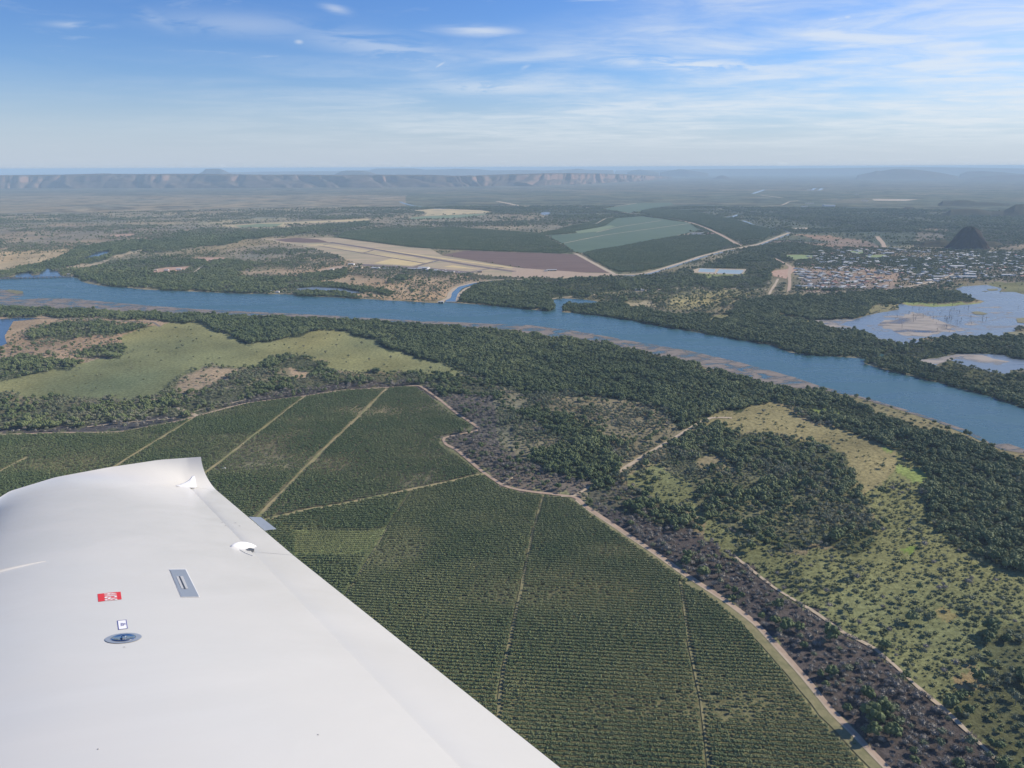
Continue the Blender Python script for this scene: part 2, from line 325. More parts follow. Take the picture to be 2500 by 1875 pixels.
# near side
zone([(-600, 735), (0, 746), (190, 757), (600, 772), (1041, 793), (1478, 838), (1798, 916), (2003, 951), (2088, 969), (3000, 1290), (3000, 2200), (-600, 2200)], (.185, .16, .10), (36, 115, 8, 20, 1))
zone([(-600, 746), (0, 748), (190, 758), (298, 762), (600, 773), (894, 785), (1041, 794), (1252, 812), (1478, 839), (1614, 871), (1798, 917), (1907, 947), (2007, 955), (2088, 985), (1946, 987), (1897, 985), (1789, 1001), (1704, 1046), (1659, 1050), (1636, 1005), (1568, 976),
      (1365, 958), (1275, 965), (1240, 940), (1162, 918), (1099, 896), (1041, 875), (982, 857), (938, 840), (894, 822), (850, 809), (764, 807), (688, 828), (615, 838), (597, 833), (550, 814), (510, 801), (461, 787), (339, 782), (244, 778), (163, 774), (68, 770), (0, 774), (-600, 775)], (.045, .055, .030), (215, 12, 0, 0, 0))
zone(E_([(1080, 0), (1300, 0), (1500, 60), (1650, 150), (1700, 260), (1780, 330), (1750, 420), (1700, 560), (1600, 600), (1540, 560), (1600, 440), (1400, 400), (1250, 330), (1240, 280), (1440, 180), (1340, 140), (1200, 60)]), (.06, .07, .038), (200, 20, 0, 0, 0))
zone(B_([(430, 1225), (700, 1255), (900, 1310), (960, 1380), (640, 1390), (540, 1310), (400, 1280)]), (.05, .06, .034), (170, 20, 0, 0, 0))
zone([(2007, 957), (2088, 971), (2170, 995), (2292, 1034), (2373, 1067), (2500, 1108), (3000, 1290), (3000, 1340), (2500, 1160), (2446, 1125), (2373, 1085), (2230, 1052), (2170, 1028), (2088, 987)], (.19, .17, .095), (6, 12, 0, 40, 0))
zone(F_([(850, 215), (1000, 150), (1200, 215), (1400, 295), (1550, 350), (1900, 440), (2212, 575), (3000, 900), (3000, 1600), (2212, 1230), (1950, 1130), (1800, 1080), (1640, 950), (1640, 800), (1620, 650), (1560, 590), (1450, 500), (1260, 450), (1230, 400), (1100, 365), (1000, 320), (900, 290)]), (.042, .052, .030), (185, 25, 0, 0, 0))
zone(F_([(850, 225), (960, 225), (1130, 270), (1080, 290), (1000, 270)]), (.14, .18, .06), (25, 10, 0, 0, 0))
# meadow and its islands
zone([(-600, 960), (0, 933), (90, 910), (190, 892), (271, 874), (312, 852), (289, 825), (344, 802), (398, 784), (461, 787), (510, 801), (550, 814), (597, 833), (615, 838), (688, 828), (764, 807), (850, 809), (894, 822), (938, 840), (982, 857), (1041, 875), (1099, 896), (1162, 918),
      (1116, 922), (1026, 908), (950, 905), (860, 908), (805, 908), (805, 883), (723, 865), (655, 870), (637, 892), (583, 897), (497, 892), (452, 911), (407, 938), (375, 969), (294, 978), (181, 972), (90, 967), (0, 965), (-600, 985)], (.18, .182, .085), (0, 1.2, 0, 5, 0))
zone([(-600, 776), (0, 775), (163, 775), (339, 783), (398, 784), (344, 802), (289, 825), (312, 852), (271, 874), (190, 892), (90, 910), (0, 933), (-600, 960)], (.27, .20, .135), (10, 40, 0, 20, 1))
zone(A_([(0, 945), (330, 955), (180, 990), (60, 1050), (30, 1110), (0, 1120)]), (.29, .215, .14), (0, 2, 0, 0, 0))
for pp in ([(81, 811), (136, 786), (226, 784), (353, 800), (325, 809), (244, 822), (181, 827), (90, 827)], [(199, 861), (240, 848), (294, 838), (312, 852), (289, 876), (203, 872)], [(-600, 880), (0, 882), (60, 867), (150, 885), (210, 886), (190, 895), (90, 912), (0, 935), (-600, 960)],
           [(637, 894), (655, 872), (723, 865), (805, 885), (805, 912), (768, 914), (696, 899)]):
    zone(pp, (.07, .08, .045), (150, 40, 0, 0, 1))
zone([(696, 899), (768, 906), (764, 920), (705, 922)], TAN, (0, 4, 0, 0, 0))
zone([(416, 947), (452, 911), (511, 901), (579, 899), (561, 920), (561, 933), (452, 956)], TAN, (3, 14, 0, 0, 1))
zone([(1080, 900), (1162, 922), (1200, 935), (1120, 930), (1026, 915), (860, 916), (805, 912), (640, 935), (470, 965), (375, 985), (0, 990), (-600, 1010), (-600, 1060), (0, 1055), (271, 1040), (452, 1015), (678, 955), (1000, 932), (1060, 950), (1200, 970), (1240, 945)], (.10, .10, .06), (90, 80, 0, 0, 1))
# burnt country
BU = (.070, .061, .058)
zone([(-600, 1058), (0, 1053), (136, 1044), (271, 1035), (407, 1017), (452, 1017), (429, 1030), (289, 1055), (0, 1062), (-600, 1075)], BU, (3, 10, 40, 0, 0))
zone([(497, 1001), (601, 974), (678, 954), (836, 938), (1000, 930), (1050, 937), (1082, 965), (1080, 981), (1026, 943), (836, 953), (746, 967), (601, 985)], BU, (10, 15, 90, 0, 0))
zone([(1080, 981), (1100, 965), (1207, 972), (1229, 1028), (1225, 1080), (1247, 1102), (1300, 1142), (1370, 1163), (1451, 1175), (1402, 1212), (1268, 1195), (1227, 1183), (1182, 1150), (1085, 1073), (1168, 1049), (1105, 1005)], (.135, .112, .09), (8, 34, 125, 0, 0))
B4 = [(1440, 1228), (1520, 1232), (1600, 1240), (1722, 1307), (1795, 1360), (1893, 1437), (1999, 1501), (2060, 1546), (2133, 1582), (2190, 1631), (2247, 1684), (2296, 1725), (2344, 1770), (2380, 1805), (2454, 1875), (2640, 2060),
      (2330, 2060), (2202, 1916), (2161, 1871), (2088, 1794), (2031, 1737), (1966, 1656), (1909, 1591), (1844, 1521), (1803, 1489), (1763, 1460), (1681, 1407), (1600, 1346), (1557, 1321), (1492, 1277)]
zone(B4, BU, (10, 26, 150, 0, 0))
zone(F_([(0, 1000), (250, 960), (330, 1010), (300, 1060), (100, 1060), (0, 1040)]), BU, (8, 20, 110, 0, 0))
zone([(1440, 1200), (1540, 1170), (1600, 1200), (1700, 1290), (1640, 1290), (1560, 1260), (1440, 1228)], (.09, .085, .06), (110, 60, 30, 0, 1))
# marsh with scrub
zone(F_([(150, 420), (380, 330), (560, 400), (850, 410), (1130, 530), (1200, 650), (1340, 1000), (1180, 1130), (960, 1060), (640, 1060), (330, 900), (100, 600), (0, 560)]), (.115, .118, .068), (75, 190, 0, 60, 1))
SC = (.150, .160, .075)
zone([(1694, 1020), (1795, 998), (1897, 987), (1946, 1015), (2007, 1040), (2100, 1065), (2113, 1083), (2190, 1103), (2235, 1140), (2259, 1164), (2267, 1225), (2267, 1286), (2332, 1339), (2393, 1360), (2500, 1400), (3000, 1600), (3000, 2100), (2640, 2060), (2454, 1875), (2380, 1805), (2344, 1770), (2296, 1725),
      (2247, 1684), (2190, 1631), (2133, 1582), (2060, 1546), (1999, 1501), (1893, 1437), (1795, 1360), (1722, 1307), (1735, 1265), (1800, 1290), (1860, 1331), (1960, 1345), (2088, 1347), (2145, 1307), (2129, 1246), (2100, 1209), (2088, 1164), (2068, 1144), (2060, 1115), (2007, 1091), (1946, 1067), (1844, 1063), (1771, 1042)], SC, (4, 34, 8, 700, 1))
zone([(1694, 1020), (1795, 998), (1897, 987), (1946, 1015), (2007, 1040), (2100, 1065), (2190, 1103), (2200, 1150), (2150, 1190), (2100, 1209), (2088, 1164), (2068, 1144), (2060, 1115), (2007, 1091), (1946, 1067), (1844, 1063), (1771, 1042)], (.185, .172, .092), (0, 2, 0, 60, 0))
zone(F_([(1340, 485), (1380, 480), (1450, 520), (1400, 520)]), (.16, .21, .07), (0, 0, 0, 0, 0))
zone(F_([(1470, 605), (1560, 590), (1620, 650), (1610, 680), (1540, 690), (1470, 645)]), (.17, .22, .075), (0, 0, 0, 2, 0))
zone(F_([(1440, 1075), (1500, 1060), (1570, 1080), (1500, 1120)]), (.14, .20, .05), (0, 0, 0, 20, 0))
zone([(1530, 1160), (1600, 1125), (1640, 1150), (1700, 1210), (1720, 1250), (1640, 1235), (1600, 1225), (1560, 1200)], SC, (10, 20, 0, 250, 0))
zone(F_([(320, 470), (430, 530), (500, 600), (420, 620), (240, 560)]), (.20, .17, .10), (4, 20, 0, 60, 0))
zone(F_([(150, 420), (380, 330), (560, 400), (850, 410), (1000, 470), (1130, 530), (1150, 600), (1200, 650), (1180, 760), (900, 600), (600, 560), (300, 500)]), (.07, .08, .045), (130, 50, 0, 0, 1))
zone(F_([(620, 1000), (900, 960), (1300, 980), (1330, 1080), (1180, 1130), (960, 1060), (640, 1060)]), (.08, .09, .045), (110, 50, 0, 60, 1))
zone(G_([(1960, 850), (2212, 800), (3000, 800), (3000, 2000), (2212, 1750), (2100, 1659), (1830, 1400), (1720, 1290), (1880, 1150), (1990, 1100), (1900, 980)]), (.085, .09, .045), (100, 60, 0, 120, 1))
zone(G_([(1760, 1090), (1900, 1060), (1960, 1110), (1900, 1230), (1800, 1200)]), (.22, .17, .09), (0, 4, 0, 120, 0))
zone(G_([(1640, 700), (1750, 690), (1800, 740), (1720, 770)]), (.21, .18, .08), (0, 4, 0, 120, 0))
# plantations ------------------------------------------------------------
R1 = [(-600, 1080), (-300, 1072), (0, 1062), (136, 1057), (289, 1055), (429, 1030), (475, 1018), (601, 985), (746, 967), (836, 953.5), (1000, 943), (1026, 943), (1080, 981), (1116, 1010), (1168, 1044), (1162, 1053), (1085, 1069), (1089, 1085), (1114, 1098), (1121, 1104), (1182, 1155), (1227, 1185),
      (1268, 1197), (1390, 1212), (1410, 1218), (1435, 1240), (1492, 1277), (1557, 1321), (1606, 1354), (1681, 1407), (1763, 1460), (1803, 1489), (1844, 1521), (1909, 1591), (1966, 1656), (2031, 1737), (2088, 1794), (2161, 1871), (2202, 1916), (2330, 2060)]
SOIL = (.115, .115, .062); SOILG = (.14, .15, .075)
def inset(p, dx=-5, dy=6): return [(x+dx, y+dy) for x, y in p]
zone(R1+[(-600, 2200)], (.17, .165, .085), (0, 0, 0, 10, 0))
edge = R1[:11] + [(1020, 950), (1068, 985), (1104, 1014), (1150, 1040), (1140, 1048), (1072, 1066), (1076, 1090), (1112, 1112), (1172, 1158), (1222, 1192), (1268, 1205), (1385, 1219), (1420, 1240), (1470, 1280), (1540, 1326), (1590, 1362), (1640, 1395), (1662, 1412), (1665, 1427), (1677, 1431), (1720, 1452), (1765, 1487), (1808, 1525), (1870, 1600), (1928, 1668), (1990, 1748), (2046, 1808), (2118, 1888), (2270, 2060)]
zone(edge + [(-600, 2200)], SOIL, (0, 0, 0, 0, 0), 1)
T1 = [(-160, 1240), (0, 1152), (68, 1116)]
T2 = [(200, 1190), (298, 1129), (348, 1098), (475, 1020)]
T3 = [(440, 1200), (497, 1159), (574, 1099), (746, 967)]
T4 = [(600, 1290), (633, 1260), (700, 1190), (791, 1098), (860, 1034), (945, 949)]
T5 = [(600, 1290), (655, 1267), (768, 1241), (800, 1238), (1003, 1196), (1101, 1175), (1182, 1157)]
T6 = [(1003, 1198), (946, 1289), (902, 1362), (849, 1447), (790, 1540)]
T7 = [(1327, 1209), (1300, 1301), (1272, 1439), (1252, 1529), (1227, 1651), (1218, 1729), (1195, 1900)]
T8 = [(1660, 1420), (1668, 1470), (1681, 1566), (1710, 1708), (1730, 1875), (1745, 1960)]
zone([(-600, 1090), (0, 1070), (289, 1062), (429, 1036), (478, 1020), (348, 1098), (298, 1129), (100, 1260), (-600, 1600)], SOIL, None, 2)
zone([(478, 1020), (601, 990), (746, 971), (574, 1099), (497, 1159), (380, 1260), (100, 1260), (298, 1129)], SOIL, None, 3)
zone([(746, 971), (836, 958), (945, 950), (860, 1034), (791, 1098), (633, 1260), (560, 1330), (380, 1260), (497, 1159), (574, 1099)], (.14, .13, .08), None, 4)
zone([(945, 950), (1020, 950), (1068, 985), (1104, 1014), (1150, 1040), (1072, 1066), (1076, 1090), (1172, 1158), (1003, 1196), (800, 1238), (633, 1265), (791, 1098), (860, 1034)], (.14, .13, .08), None, 5)
zone([(655, 1270), (800, 1240), (1003, 1198), (946, 1289), (902, 1362), (849, 1447), (790, 1540), (500, 1400)], (.12, .13, .06), None, 6)
zone(E_([(-200, 715), (350, 718), (280, 850), (150, 880), (-200, 870)]), (.165, .185, .078), None, 7)
# far plantations
OA = [(823, 580), (1003, 603), (1058, 608), (1162, 612), (1401, 620), (1320, 571), (1116, 556), (936, 558), (841, 566)]
OB = [(1422, 619), (1505, 666), (1569, 662), (1682, 639), (1790, 596), (1754, 574), (1659, 576), (1523, 601), (1455, 612)]
OC = [(1586, 524), (1794, 585), (1862, 587), (1902, 565), (1816, 544), (1771, 531), (1680, 515), (1545, 504), (1500, 507)]
for k, q in ((11, OA), (12, OB), (13, OC)):
    zone(q, (.075, .085, .05), (0, 0, 0, 0, 0), k)
zone(PQ([(210, 285), (720, 170), (980, 150), (900, 210), (480, 265), (500, 282), (230, 300)]), (.07, .085, .05), (0, 0, 0, 0, 0), 14)
plough = [(1135, 612), (1406, 621), (1487, 666), (1342, 664), (1234, 648), (1080, 623)]
crop = [(1338, 576), (1410, 569), (1478, 551), (1505, 533), (1568, 528), (1681, 544), (1709, 562), (1605, 585), (1425, 617), (1406, 617)]
crop2 = PQ([(700, 95), (960, 52), (1220, 46), (1250, 60), (900, 130)])
airgrass = [(800, 580), (633, 583), (690, 593), (760, 606), (814, 621), (859, 639), (890, 648), (979, 655), (1041, 661), (1116, 668), (1160, 672), (1252, 677), (1400, 680), (1455, 676), (1500, 669), (1487, 667), (1342, 665), (1234, 649), (1080, 624), (1050, 607), (1000, 604), (823, 581)]
straw = B_([(470, 362), (600, 352), (830, 362), (905, 375), (700, 385), (520, 392), (540, 375)])
straw2 = B_([(450, 400), (540, 392), (740, 385), (900, 378), (740, 402), (600, 408), (440, 412)])
straw3 = Q_([(1300, 372), (1600, 355), (1900, 343), (2212, 330), (2212, 340), (1850, 358), (1700, 365), (1740, 378), (1560, 384), (1400, 380)])
redpit = Q_([(915, 640), (930, 632), (1000, 622), (1135, 616), (1100, 640), (990, 652), (930, 658)])
for q in (plough, crop, crop2, airgrass, straw, straw2, straw3, redpit): zone(q, None, (0, 0, 0, 0, 0), -1)
for q in (far_bank+near_bank, lagoon, lagoon2, downriver, creek, oxbow, wetpool): zone(q, None, (0, 0, 0, 0, 0), -1)

def look(x, y, arr):
    px, py = pix(x, y)
    ix = np.clip((px-RX0).astype(int), 0, RW-1); iy = np.clip((py-RY0).astype(int), 0, RH-1)
    return arr[iy, ix]
def jit(x, y, amp=1.):
    d = np.hypot(x, y); s = 1/np.clip(d/55., 14, 400)
    j = amp*np.clip(d*.011, 6, 90)
    return x+(fbm(x*s, y*s, 3)-.5)*2*j, y+(fbm(x*s+50, y*s+9, 5)-.5)*2*j*1.6

# ---------------------------------------------------------------- ground: one sheet to the horizon, finer near the camera
na, nr = 1000, 900
aa = np.linspace(R(-52), R(52), na); rr = np.exp(np.linspace(math.log(180), math.log(82000), nr))
rr[0] = 5
AA, RR = np.meshgrid(aa, rr, indexing='ij')
GX = np.sin(AA)*RR; GY = np.cos(AA)*RR
jx, jy = jit(GX, GY, 1.8)
gc = look(jx, jy, C); oo = look(GX, GY, O)
gc = np.where((oo > 0)[..., None], look(GX, GY, C), gc)
# mottling with real patches of bare and grassy ground
f1 = fbm(GX/90, GY/90, 31, 5)[..., None]; f2 = fbm(GX/700, GY/400, 37, 4)[..., None]
far = np.clip((RR-7000)/6000, 0, 1)[..., None]
f4 = fbm(GX/260+5, GY/420, 35, 4)[..., None]
gc = gc*(.74+.86*f1)*(1+(f4-.5)*np.array([.9, .55, .2]))
pale = np.clip((f2-.56)*7, 0, 1)*np.clip((RR-6500)/3000, 0, 1)[..., None]
f3 = fbm(GX/160, GY/120, 41, 4)[..., None]
dark = np.clip((f3-.5)*6, 0, 1)*np.clip((RR-6500)/2500, 0, 1)[..., None]
gc = gc*(1-.55*dark)
gc = gc*(1-pale*.5)+np.array([.24, .20, .14])*pale*.5
me = gridmesh('ground', np.stack([GX, GY, np.zeros_like(GX)], -1), smooth=False)
at = me.color_attributes.new('zone', 'FLOAT_COLOR', 'POINT')
at.data.foreach_set('color', np.concatenate([gc, np.ones_like(gc[..., :1])], -1).astype('f').reshape(-1))
m, t, b = mat('ground_soil', rough=1., spec=0.)
za = t.a('ShaderNodeVertexColor', layer_name='zone').outputs[0]
p = pos(t)
q = t.ramp(t.noise(p, .16, 6., .65, .2), .34, .68, .72, 1.3)
q2 = t.ramp(t.noise(p, .9, 3., .6), .3, .7, .85, 1.15)
cc = t.mix(1., za, t.m('MULTIPLY', q, q2), 'MULTIPLY')
t.put(b.inputs['Base Color'], cc)
bu = t.a('ShaderNodeBump'); bu.inputs['Distance'].default_value = .8; bu.inputs['Strength'].default_value = .8
t.put(bu.inputs['Height'], t.noise(p, .45, 3., .6)); t.put(b.inputs['Normal'], bu.outputs[0])
M['ground'] = m
go = link('ground', me, [m]); go['kind'] = 'structure'

LINES = []
# ---------------------------------------------------------------- flat sheets: water, fields, roads
def dens(pts, step, amp, seed, closed=True):
    P = np.array(pts, float); out = []
    n = len(P); rngk = range(n if closed else n-1)
    for i in rngk:
        a = P[i]; b_ = P[(i+1) % n]; L = math.hypot(*(b_-a)); k = max(1, int(L/step))
        for j in range(k): out.append(a+(b_-a)*j/k)
    if not closed: out.append(P[-1])
    O_ = np.array(out)
    if amp: 
        s = 1/(step*3.)
        O_[:, 0] += (fbm(O_[:, 0]*s, O_[:, 1]*s, seed)-.5)*2*amp; O_[:, 1] += (fbm(O_[:, 0]*s+31, O_[:, 1]*s+7, seed+3)-.5)*2*amp
    return O_
def sheet(name, pts, m, z, step=0, amp=0, seed=1):
    zone(pts, o=-1)
    x, y = gp([p[0] for p in pts], [p[1] for p in pts])
    P = np.stack([x, y], -1)
    if step: P = dens(P, step, amp, seed)
    vs = [Vector((a, b_, z)) for a, b_ in P]
    tri = tessellate_polygon([vs])
    fs = []
    for f in tri:
        a, b_, c = (vs[i] for i in f)
        fs.append(f if (b_-a).cross(c-a).z > 0 else f[::-1])
    o = link(name, mesh(name, vs, fs), [m]); o['kind'] = 'structure'; return o
def ribbon(name, pts, wid, m, z, step=12, wob=1.0, seed=1, world=False, kind='structure'):
    if world: P = np.array(pts, float)
    else:
        x, y = gp([p[0] for p in pts], [p[1] for p in pts]); P = np.stack([x, y], -1)
    if name not in ('floating_weed', 'grass_verge') and P[:, 1].max() > 1700: LINES.append((P.copy(), wid*.5+3+min(8, P[:, 1].mean()*.0012)))
    # catmull-rom smoothing
    Q = []
    E = np.vstack([2*P[0]-P[1], P, 2*P[-1]-P[-2]])
    for i in range(1, len(E)-2):
        L = np.hypot(*(E[i+1]-E[i])); k = max(2, int(L/step))
        for j in range(k):
            u_ = j/k; a, b_, c, d = E[i-1], E[i], E[i+1], E[i+2]
            lin = b_+(c-b_)*u_
            cr = .5*((2*b_)+(-a+c)*u_+(2*a-5*b_+4*c-d)*u_**2+(-a+3*b_-3*c+d)*u_**3)
            Q.append(.5*lin+.5*cr)
    Q.append(P[-1]); Q = np.array(Q)
    tn = np.gradient(Q, axis=0); tn /= np.maximum(np.hypot(tn[:, 0], tn[:, 1]), 1e-6)[:, None]
    nn = np.stack([-tn[:, 1], tn[:, 0]], -1)
    s = np.arange(len(Q))*.45
    wl = wid/2+(fbm(s, s*0+seed, 5)-.5)*2*wob; wr = wid/2+(fbm(s, s*0+seed+9, 8)-.5)*2*wob
    Lp = Q+nn*wl[:, None]; Rp = Q-nn*wr[:, None]
    P3 = np.stack([np.c_[Lp, np.full(len(Q), z)], np.c_[Rp, np.full(len(Q), z)]], 0)
    me = gridmesh(name, P3, smooth=False)
    me.flip_normals() if me.polygons[0].normal.z < 0 else None
    o = link(name, me, [m])
    if kind: o['kind'] = kind
    return o
def watermat(name, deep, bumpd, rough, sheen=.0):
    m, t, b = mat(name, deep, rough, spec=.5)
    p = pos(t)
    pb = t.vm('MULTIPLY', p, (1, 2.4, 1))
    n = t.a('ShaderNodeBump'); n.inputs['Strength'].default_value = 1; n.inputs['Distance'].default_value = bumpd
    t.put(n.inputs['Height'], t.m('ADD', t.noise(p, .35, 4., .6), t.m('MULTIPLY', t.noise(p, .05, 3.), .8)))
    t.put(b.inputs['Normal'], n.outputs[0])
    big = t.ramp(t.noise(t.vm('MULTIPLY', p, (1, 3.5, 1)), .004, 6., .65, 1.), .38, .66)
    t.put(b.inputs['Roughness'], t.m('MULTIPLY_ADD', big, .10, rough))
    d2 = tuple(v_*1.2 for v_ in deep[:3])+(1,)
    t.put(b.inputs['Base Color'], t.mix(big, deep, d2))
    return m
M['river'] = watermat('river_water', rgb(.028, .080, .085), .28, .24)
M['lagoon'] = watermat('lagoon_water', rgb(.13, .16, .185), .12, .26)
M['pool'] = watermat('pool_water', rgb(.025, .055, .10), .12, .12)
sheet('river', far_bank+near_bank, M['river'], .30, 14, 4, 3)
sheet('lagoon', lagoon, M['lagoon'], .30, 12, 5, 5)
sheet('lagoon', lagoon2, M['lagoon'], .30, 12, 4, 6)
sheet('water', downriver, M['pool'], .30, 12, 4, 7)
sheet('water', creek, M['pool'], .30, 15, 5, 8)
sheet('pond', oxbow, M['pool'], .30, 10, 4, 9)
sheet('pond', wetpool, M['lagoon'], .30, 10, 4, 10)
def weedmat(name, c1, c2, lo, hi, scale):
    """broken mats of floating plants over water: holes where water shows"""
    m, t, b = mat(name, rough=.95)
    p = t.vm('MULTIPLY', pos(t), (1, 1.6, 1))
    t.put(b.inputs['Base Color'], t.mix(t.noise(p, .05, 5.), c1, c2))
    t.put(b.inputs['Alpha'], t.ramp(t.noise(p, scale, 6., .62, .8), lo, hi))
    return m
M['weed'] = weedmat('floating_weed', rgb(.18, .155, .14), rgb(.245, .205, .175), .37, .58, .020)
M['mud'] = weedmat('lagoon_weed', rgb(.30, .265, .235), rgb(.36, .315, .27), .32, .60, .010)
def stuffsheet(name, pts, m, z, label, step, amp, seed):
    o = sheet(name, pts, m, z, step, amp, seed); tag(o, label, name.replace('_', ' '), kind='stuff')
stuffsheet('floating_weed', weed, M['weed'], .42, 'pinkish brown floating weed along the near side of the river', 12, 7, 11)
stuffsheet('floating_weed', weed2, M['weed'], .42, 'thin strip of brown floating weed at the right end of the near river bank', 12, 5, 12)
stuffsheet('floating_weed', mud, M['mud'], .42, 'pale tan floating weed bed in the middle of the lagoon', 12, 34, 13)
stuffsheet('floating_weed', mud2, M['mud'], .42, 'tan weed bed in the left tip of the lagoon', 12, 8, 14)
stuffsheet('floating_weed', N_([(1330, 1090), (1650, 1040), (1850, 1045), (1950, 1075), (2100, 1100), (2000, 1130), (1850, 1110), (1640, 1075), (1500, 1120), (1420, 1120)]), M['mud'], .42, 'pale weed bed in the small lower lagoon', 12, 8, 15)
M['thinweed'] = weedmat('thin_weed', rgb(.28, .25, .23), rgb(.36, .32, .28), .54, .66, .012)
stuffsheet('floating_weed', N_([(900, 800), (1000, 720), (1250, 665), (1700, 660), (2000, 640), (2212, 700), (2250, 780), (2100, 840), (1800, 880), (1500, 892), (1250, 930), (1050, 900)]), M['thinweed'], .36, 'thin streaks of brown weed all over the open lagoon', 20, 12, 17)
# reed islands in the lagoon
M['reed'] = noisy('reed', rgb(.13, .13, .07), rgb(.22, .20, .11), .08)
for i, pp in enumerate((N_([(1775, 688), (1830, 682), (1915, 702), (1870, 712), (1800, 706)]), N_([(1900, 497), (1990, 494), (2000, 507), (1920, 512)]), N_([(1858, 515), (1915, 514), (1905, 521)]), N_([(2030, 860), (2130, 853), (2240, 850), (2200, 880), (2080, 884)]),
                        N_([(2140, 745), (2212, 735), (2320, 745), (2300, 790), (2160, 775)]), K_([(45, 405), (80, 395), (200, 410), (215, 430), (150, 438), (100, 425)]))):
    sheet('reed_island', pp, M['reed'], 1.0, 8, 3, 20+i)
# fields
M['plough'] = noisy('ploughed_soil', rgb(.115, .072, .062), rgb(.165, .105, .085), .02, stretch=(.25, 3, 1))
M['crop'] = noisy('crop_green', rgb(.062, .105, .066), rgb(.085, .13, .08), .012, stretch=(.3, 1, 1))
M['crop_pale'] = noisy('crop_pale', rgb(.15, .20, .115), rgb(.18, .22, .12), .02)
M['straw'] = noisy('straw_grass', rgb(.44, .35, .19), rgb(.58, .46, .25), .012, c3=rgb(.34, .28, .17), s2=.006)
M['airgrass'] = noisy('dry_airfield_grass', rgb(.35, .27, .18), rgb(.46, .36, .23), .012, c3=rgb(.31, .27, .17), s2=.005, stretch=(.6, 1.5, 1))
M['yellow'] = noisy('yellow_grass', rgb(.52, .41, .20), rgb(.60, .47, .24), .02)
M['asphalt'] = noisy('asphalt', rgb(.14, .11, .11), rgb(.18, .145, .14), .05)
M['dirt'] = noisy('red_dirt', rgb(.34, .25, .18), rgb(.44, .33, .24), .10)
M['paledirt'] = noisy('pale_dirt', rgb(.38, .31, .22), rgb(.48, .39, .28), .08)
M['redpit'] = noisy('red_pit', rgb(.36, .21, .14), rgb(.46, .32, .24), .05)
M['greentrack'] = noisy('grassy_track', rgb(.25, .225, .11), rgb(.36, .29, .16), .06, c3=rgb(.19, .20, .085), s2=.02)
M['verge'] = noisy('grass_verge', rgb(.17, .165, .08), rgb(.26, .23, .12), .12)
M['lawn'] = noisy('lawn', rgb(.17, .23, .09), rgb(.22, .27, .11), .05)
sheet('field', plough, M['plough'], .35)
sheet('field', crop, M['crop'], .35)
sheet('field', crop2, M['crop'], .35)
sheet('field', PQ([(480, 270), (760, 222), (800, 232), (660, 270), (510, 283)]), M['crop_pale'], .5)
sheet('field', Q_([(1400, 372), (1560, 360), (1700, 358), (1650, 380), (1450, 382)]), M['crop_pale'], .5)
sheet('field', straw, M['straw'], .35); sheet('field', straw2, M['crop_pale'], .4); sheet('field', straw3, M['straw'], .35)
sheet('airfield_grass', airgrass, M['airgrass'], .35)
sheet('airfield_grass', L_([(450, 195), (640, 190), (1060, 250), (1560, 330), (1500, 352), (1000, 270), (640, 215)]), M['straw'], .45)
sheet('airfield_grass', L_([(1060, 350), (1220, 310), (1480, 350), (1380, 371)]), M['yellow'], .5)
sheet('airfield_grass', L_([(1640, 380), (1720, 366), (1940, 400)]), M['yellow'], .5)
sheet('bare_soil', L_([(230, 155), (420, 138), (600, 150), (700, 178), (480, 180), (330, 172)]), M['plough'], .5)
sheet('bare_soil', redpit, M['redpit'], .4, 12, 5, 2)
sheet('bare_soil', Q_([(1130, 568), (1200, 562), (1350, 562), (1345, 578), (1240, 588)]), M['redpit'], .4, 15, 6, 3)
sheet('bare_soil', N_([(95, 365), (130, 345), (230, 332), (300, 310), (320, 330), (250, 395), (235, 410), (140, 390)]), M['redpit'], .4, 12, 6, 4)
sheet('bare_soil', L_([(640, 400), (760, 375), (870, 372), (720, 420), (620, 422)]), M['dirt'], .4, 12, 8, 5)
sheet('bare_soil', Q_([(620, 435), (700, 425), (820, 420), (780, 438), (690, 442)]), M['redpit'], .4, 20, 8, 6)
sheet('bare_soil', U_([(410, 496), (560, 492), (550, 510), (430, 516)]), M['paledirt'], .4, 30, 12, 7)
sheet('bare_soil', U_([(1040, 272), (1400, 274), (1300, 286), (1060, 284)]), M['paledirt'], .4)
sheet('bare_soil', PQ([(0, 548), (330, 570), (600, 590), (800, 596), (830, 604), (500, 616), (0, 628)]), M['dirt'], .42, 20, 6, 8)
# town lawns
sheet('sports_field', N_([(240, 215), (340, 210), (465, 218), (450, 248), (300, 250), (235, 232)]), M['lawn'], .4)
sheet('sports_field', N_([(770, 178), (870, 172), (880, 200), (820, 210), (770, 195)]), M['lawn'], .4)
sheet('sports_field', N_([(900, 215), (1060, 210), (1060, 230), (980, 240), (900, 232)]), M['lawn'], .4)
sheet('sports_field', N_([(365, 472), (500, 478), (510, 500), (365, 498)]), M['straw'], .4)
# sewage ponds
M['pond_pale'] = watermat('pond_pale', rgb(.27, .34, .34), .02, .3)
sheet('bare_soil', PQ([(1380, 570), (1440, 552), (1810, 560), (1780, 600), (1560, 600), (1400, 586)]), M['paledirt'], .4)
sheet('pond', PQ([(1435, 580), (1450, 555), (1572, 560), (1560, 586)]), M['pond_pale'], .6)
sheet('pond', PQ([(1578, 592), (1600, 562), (1790, 568), (1765, 598)]), M['pond_pale'], .6)
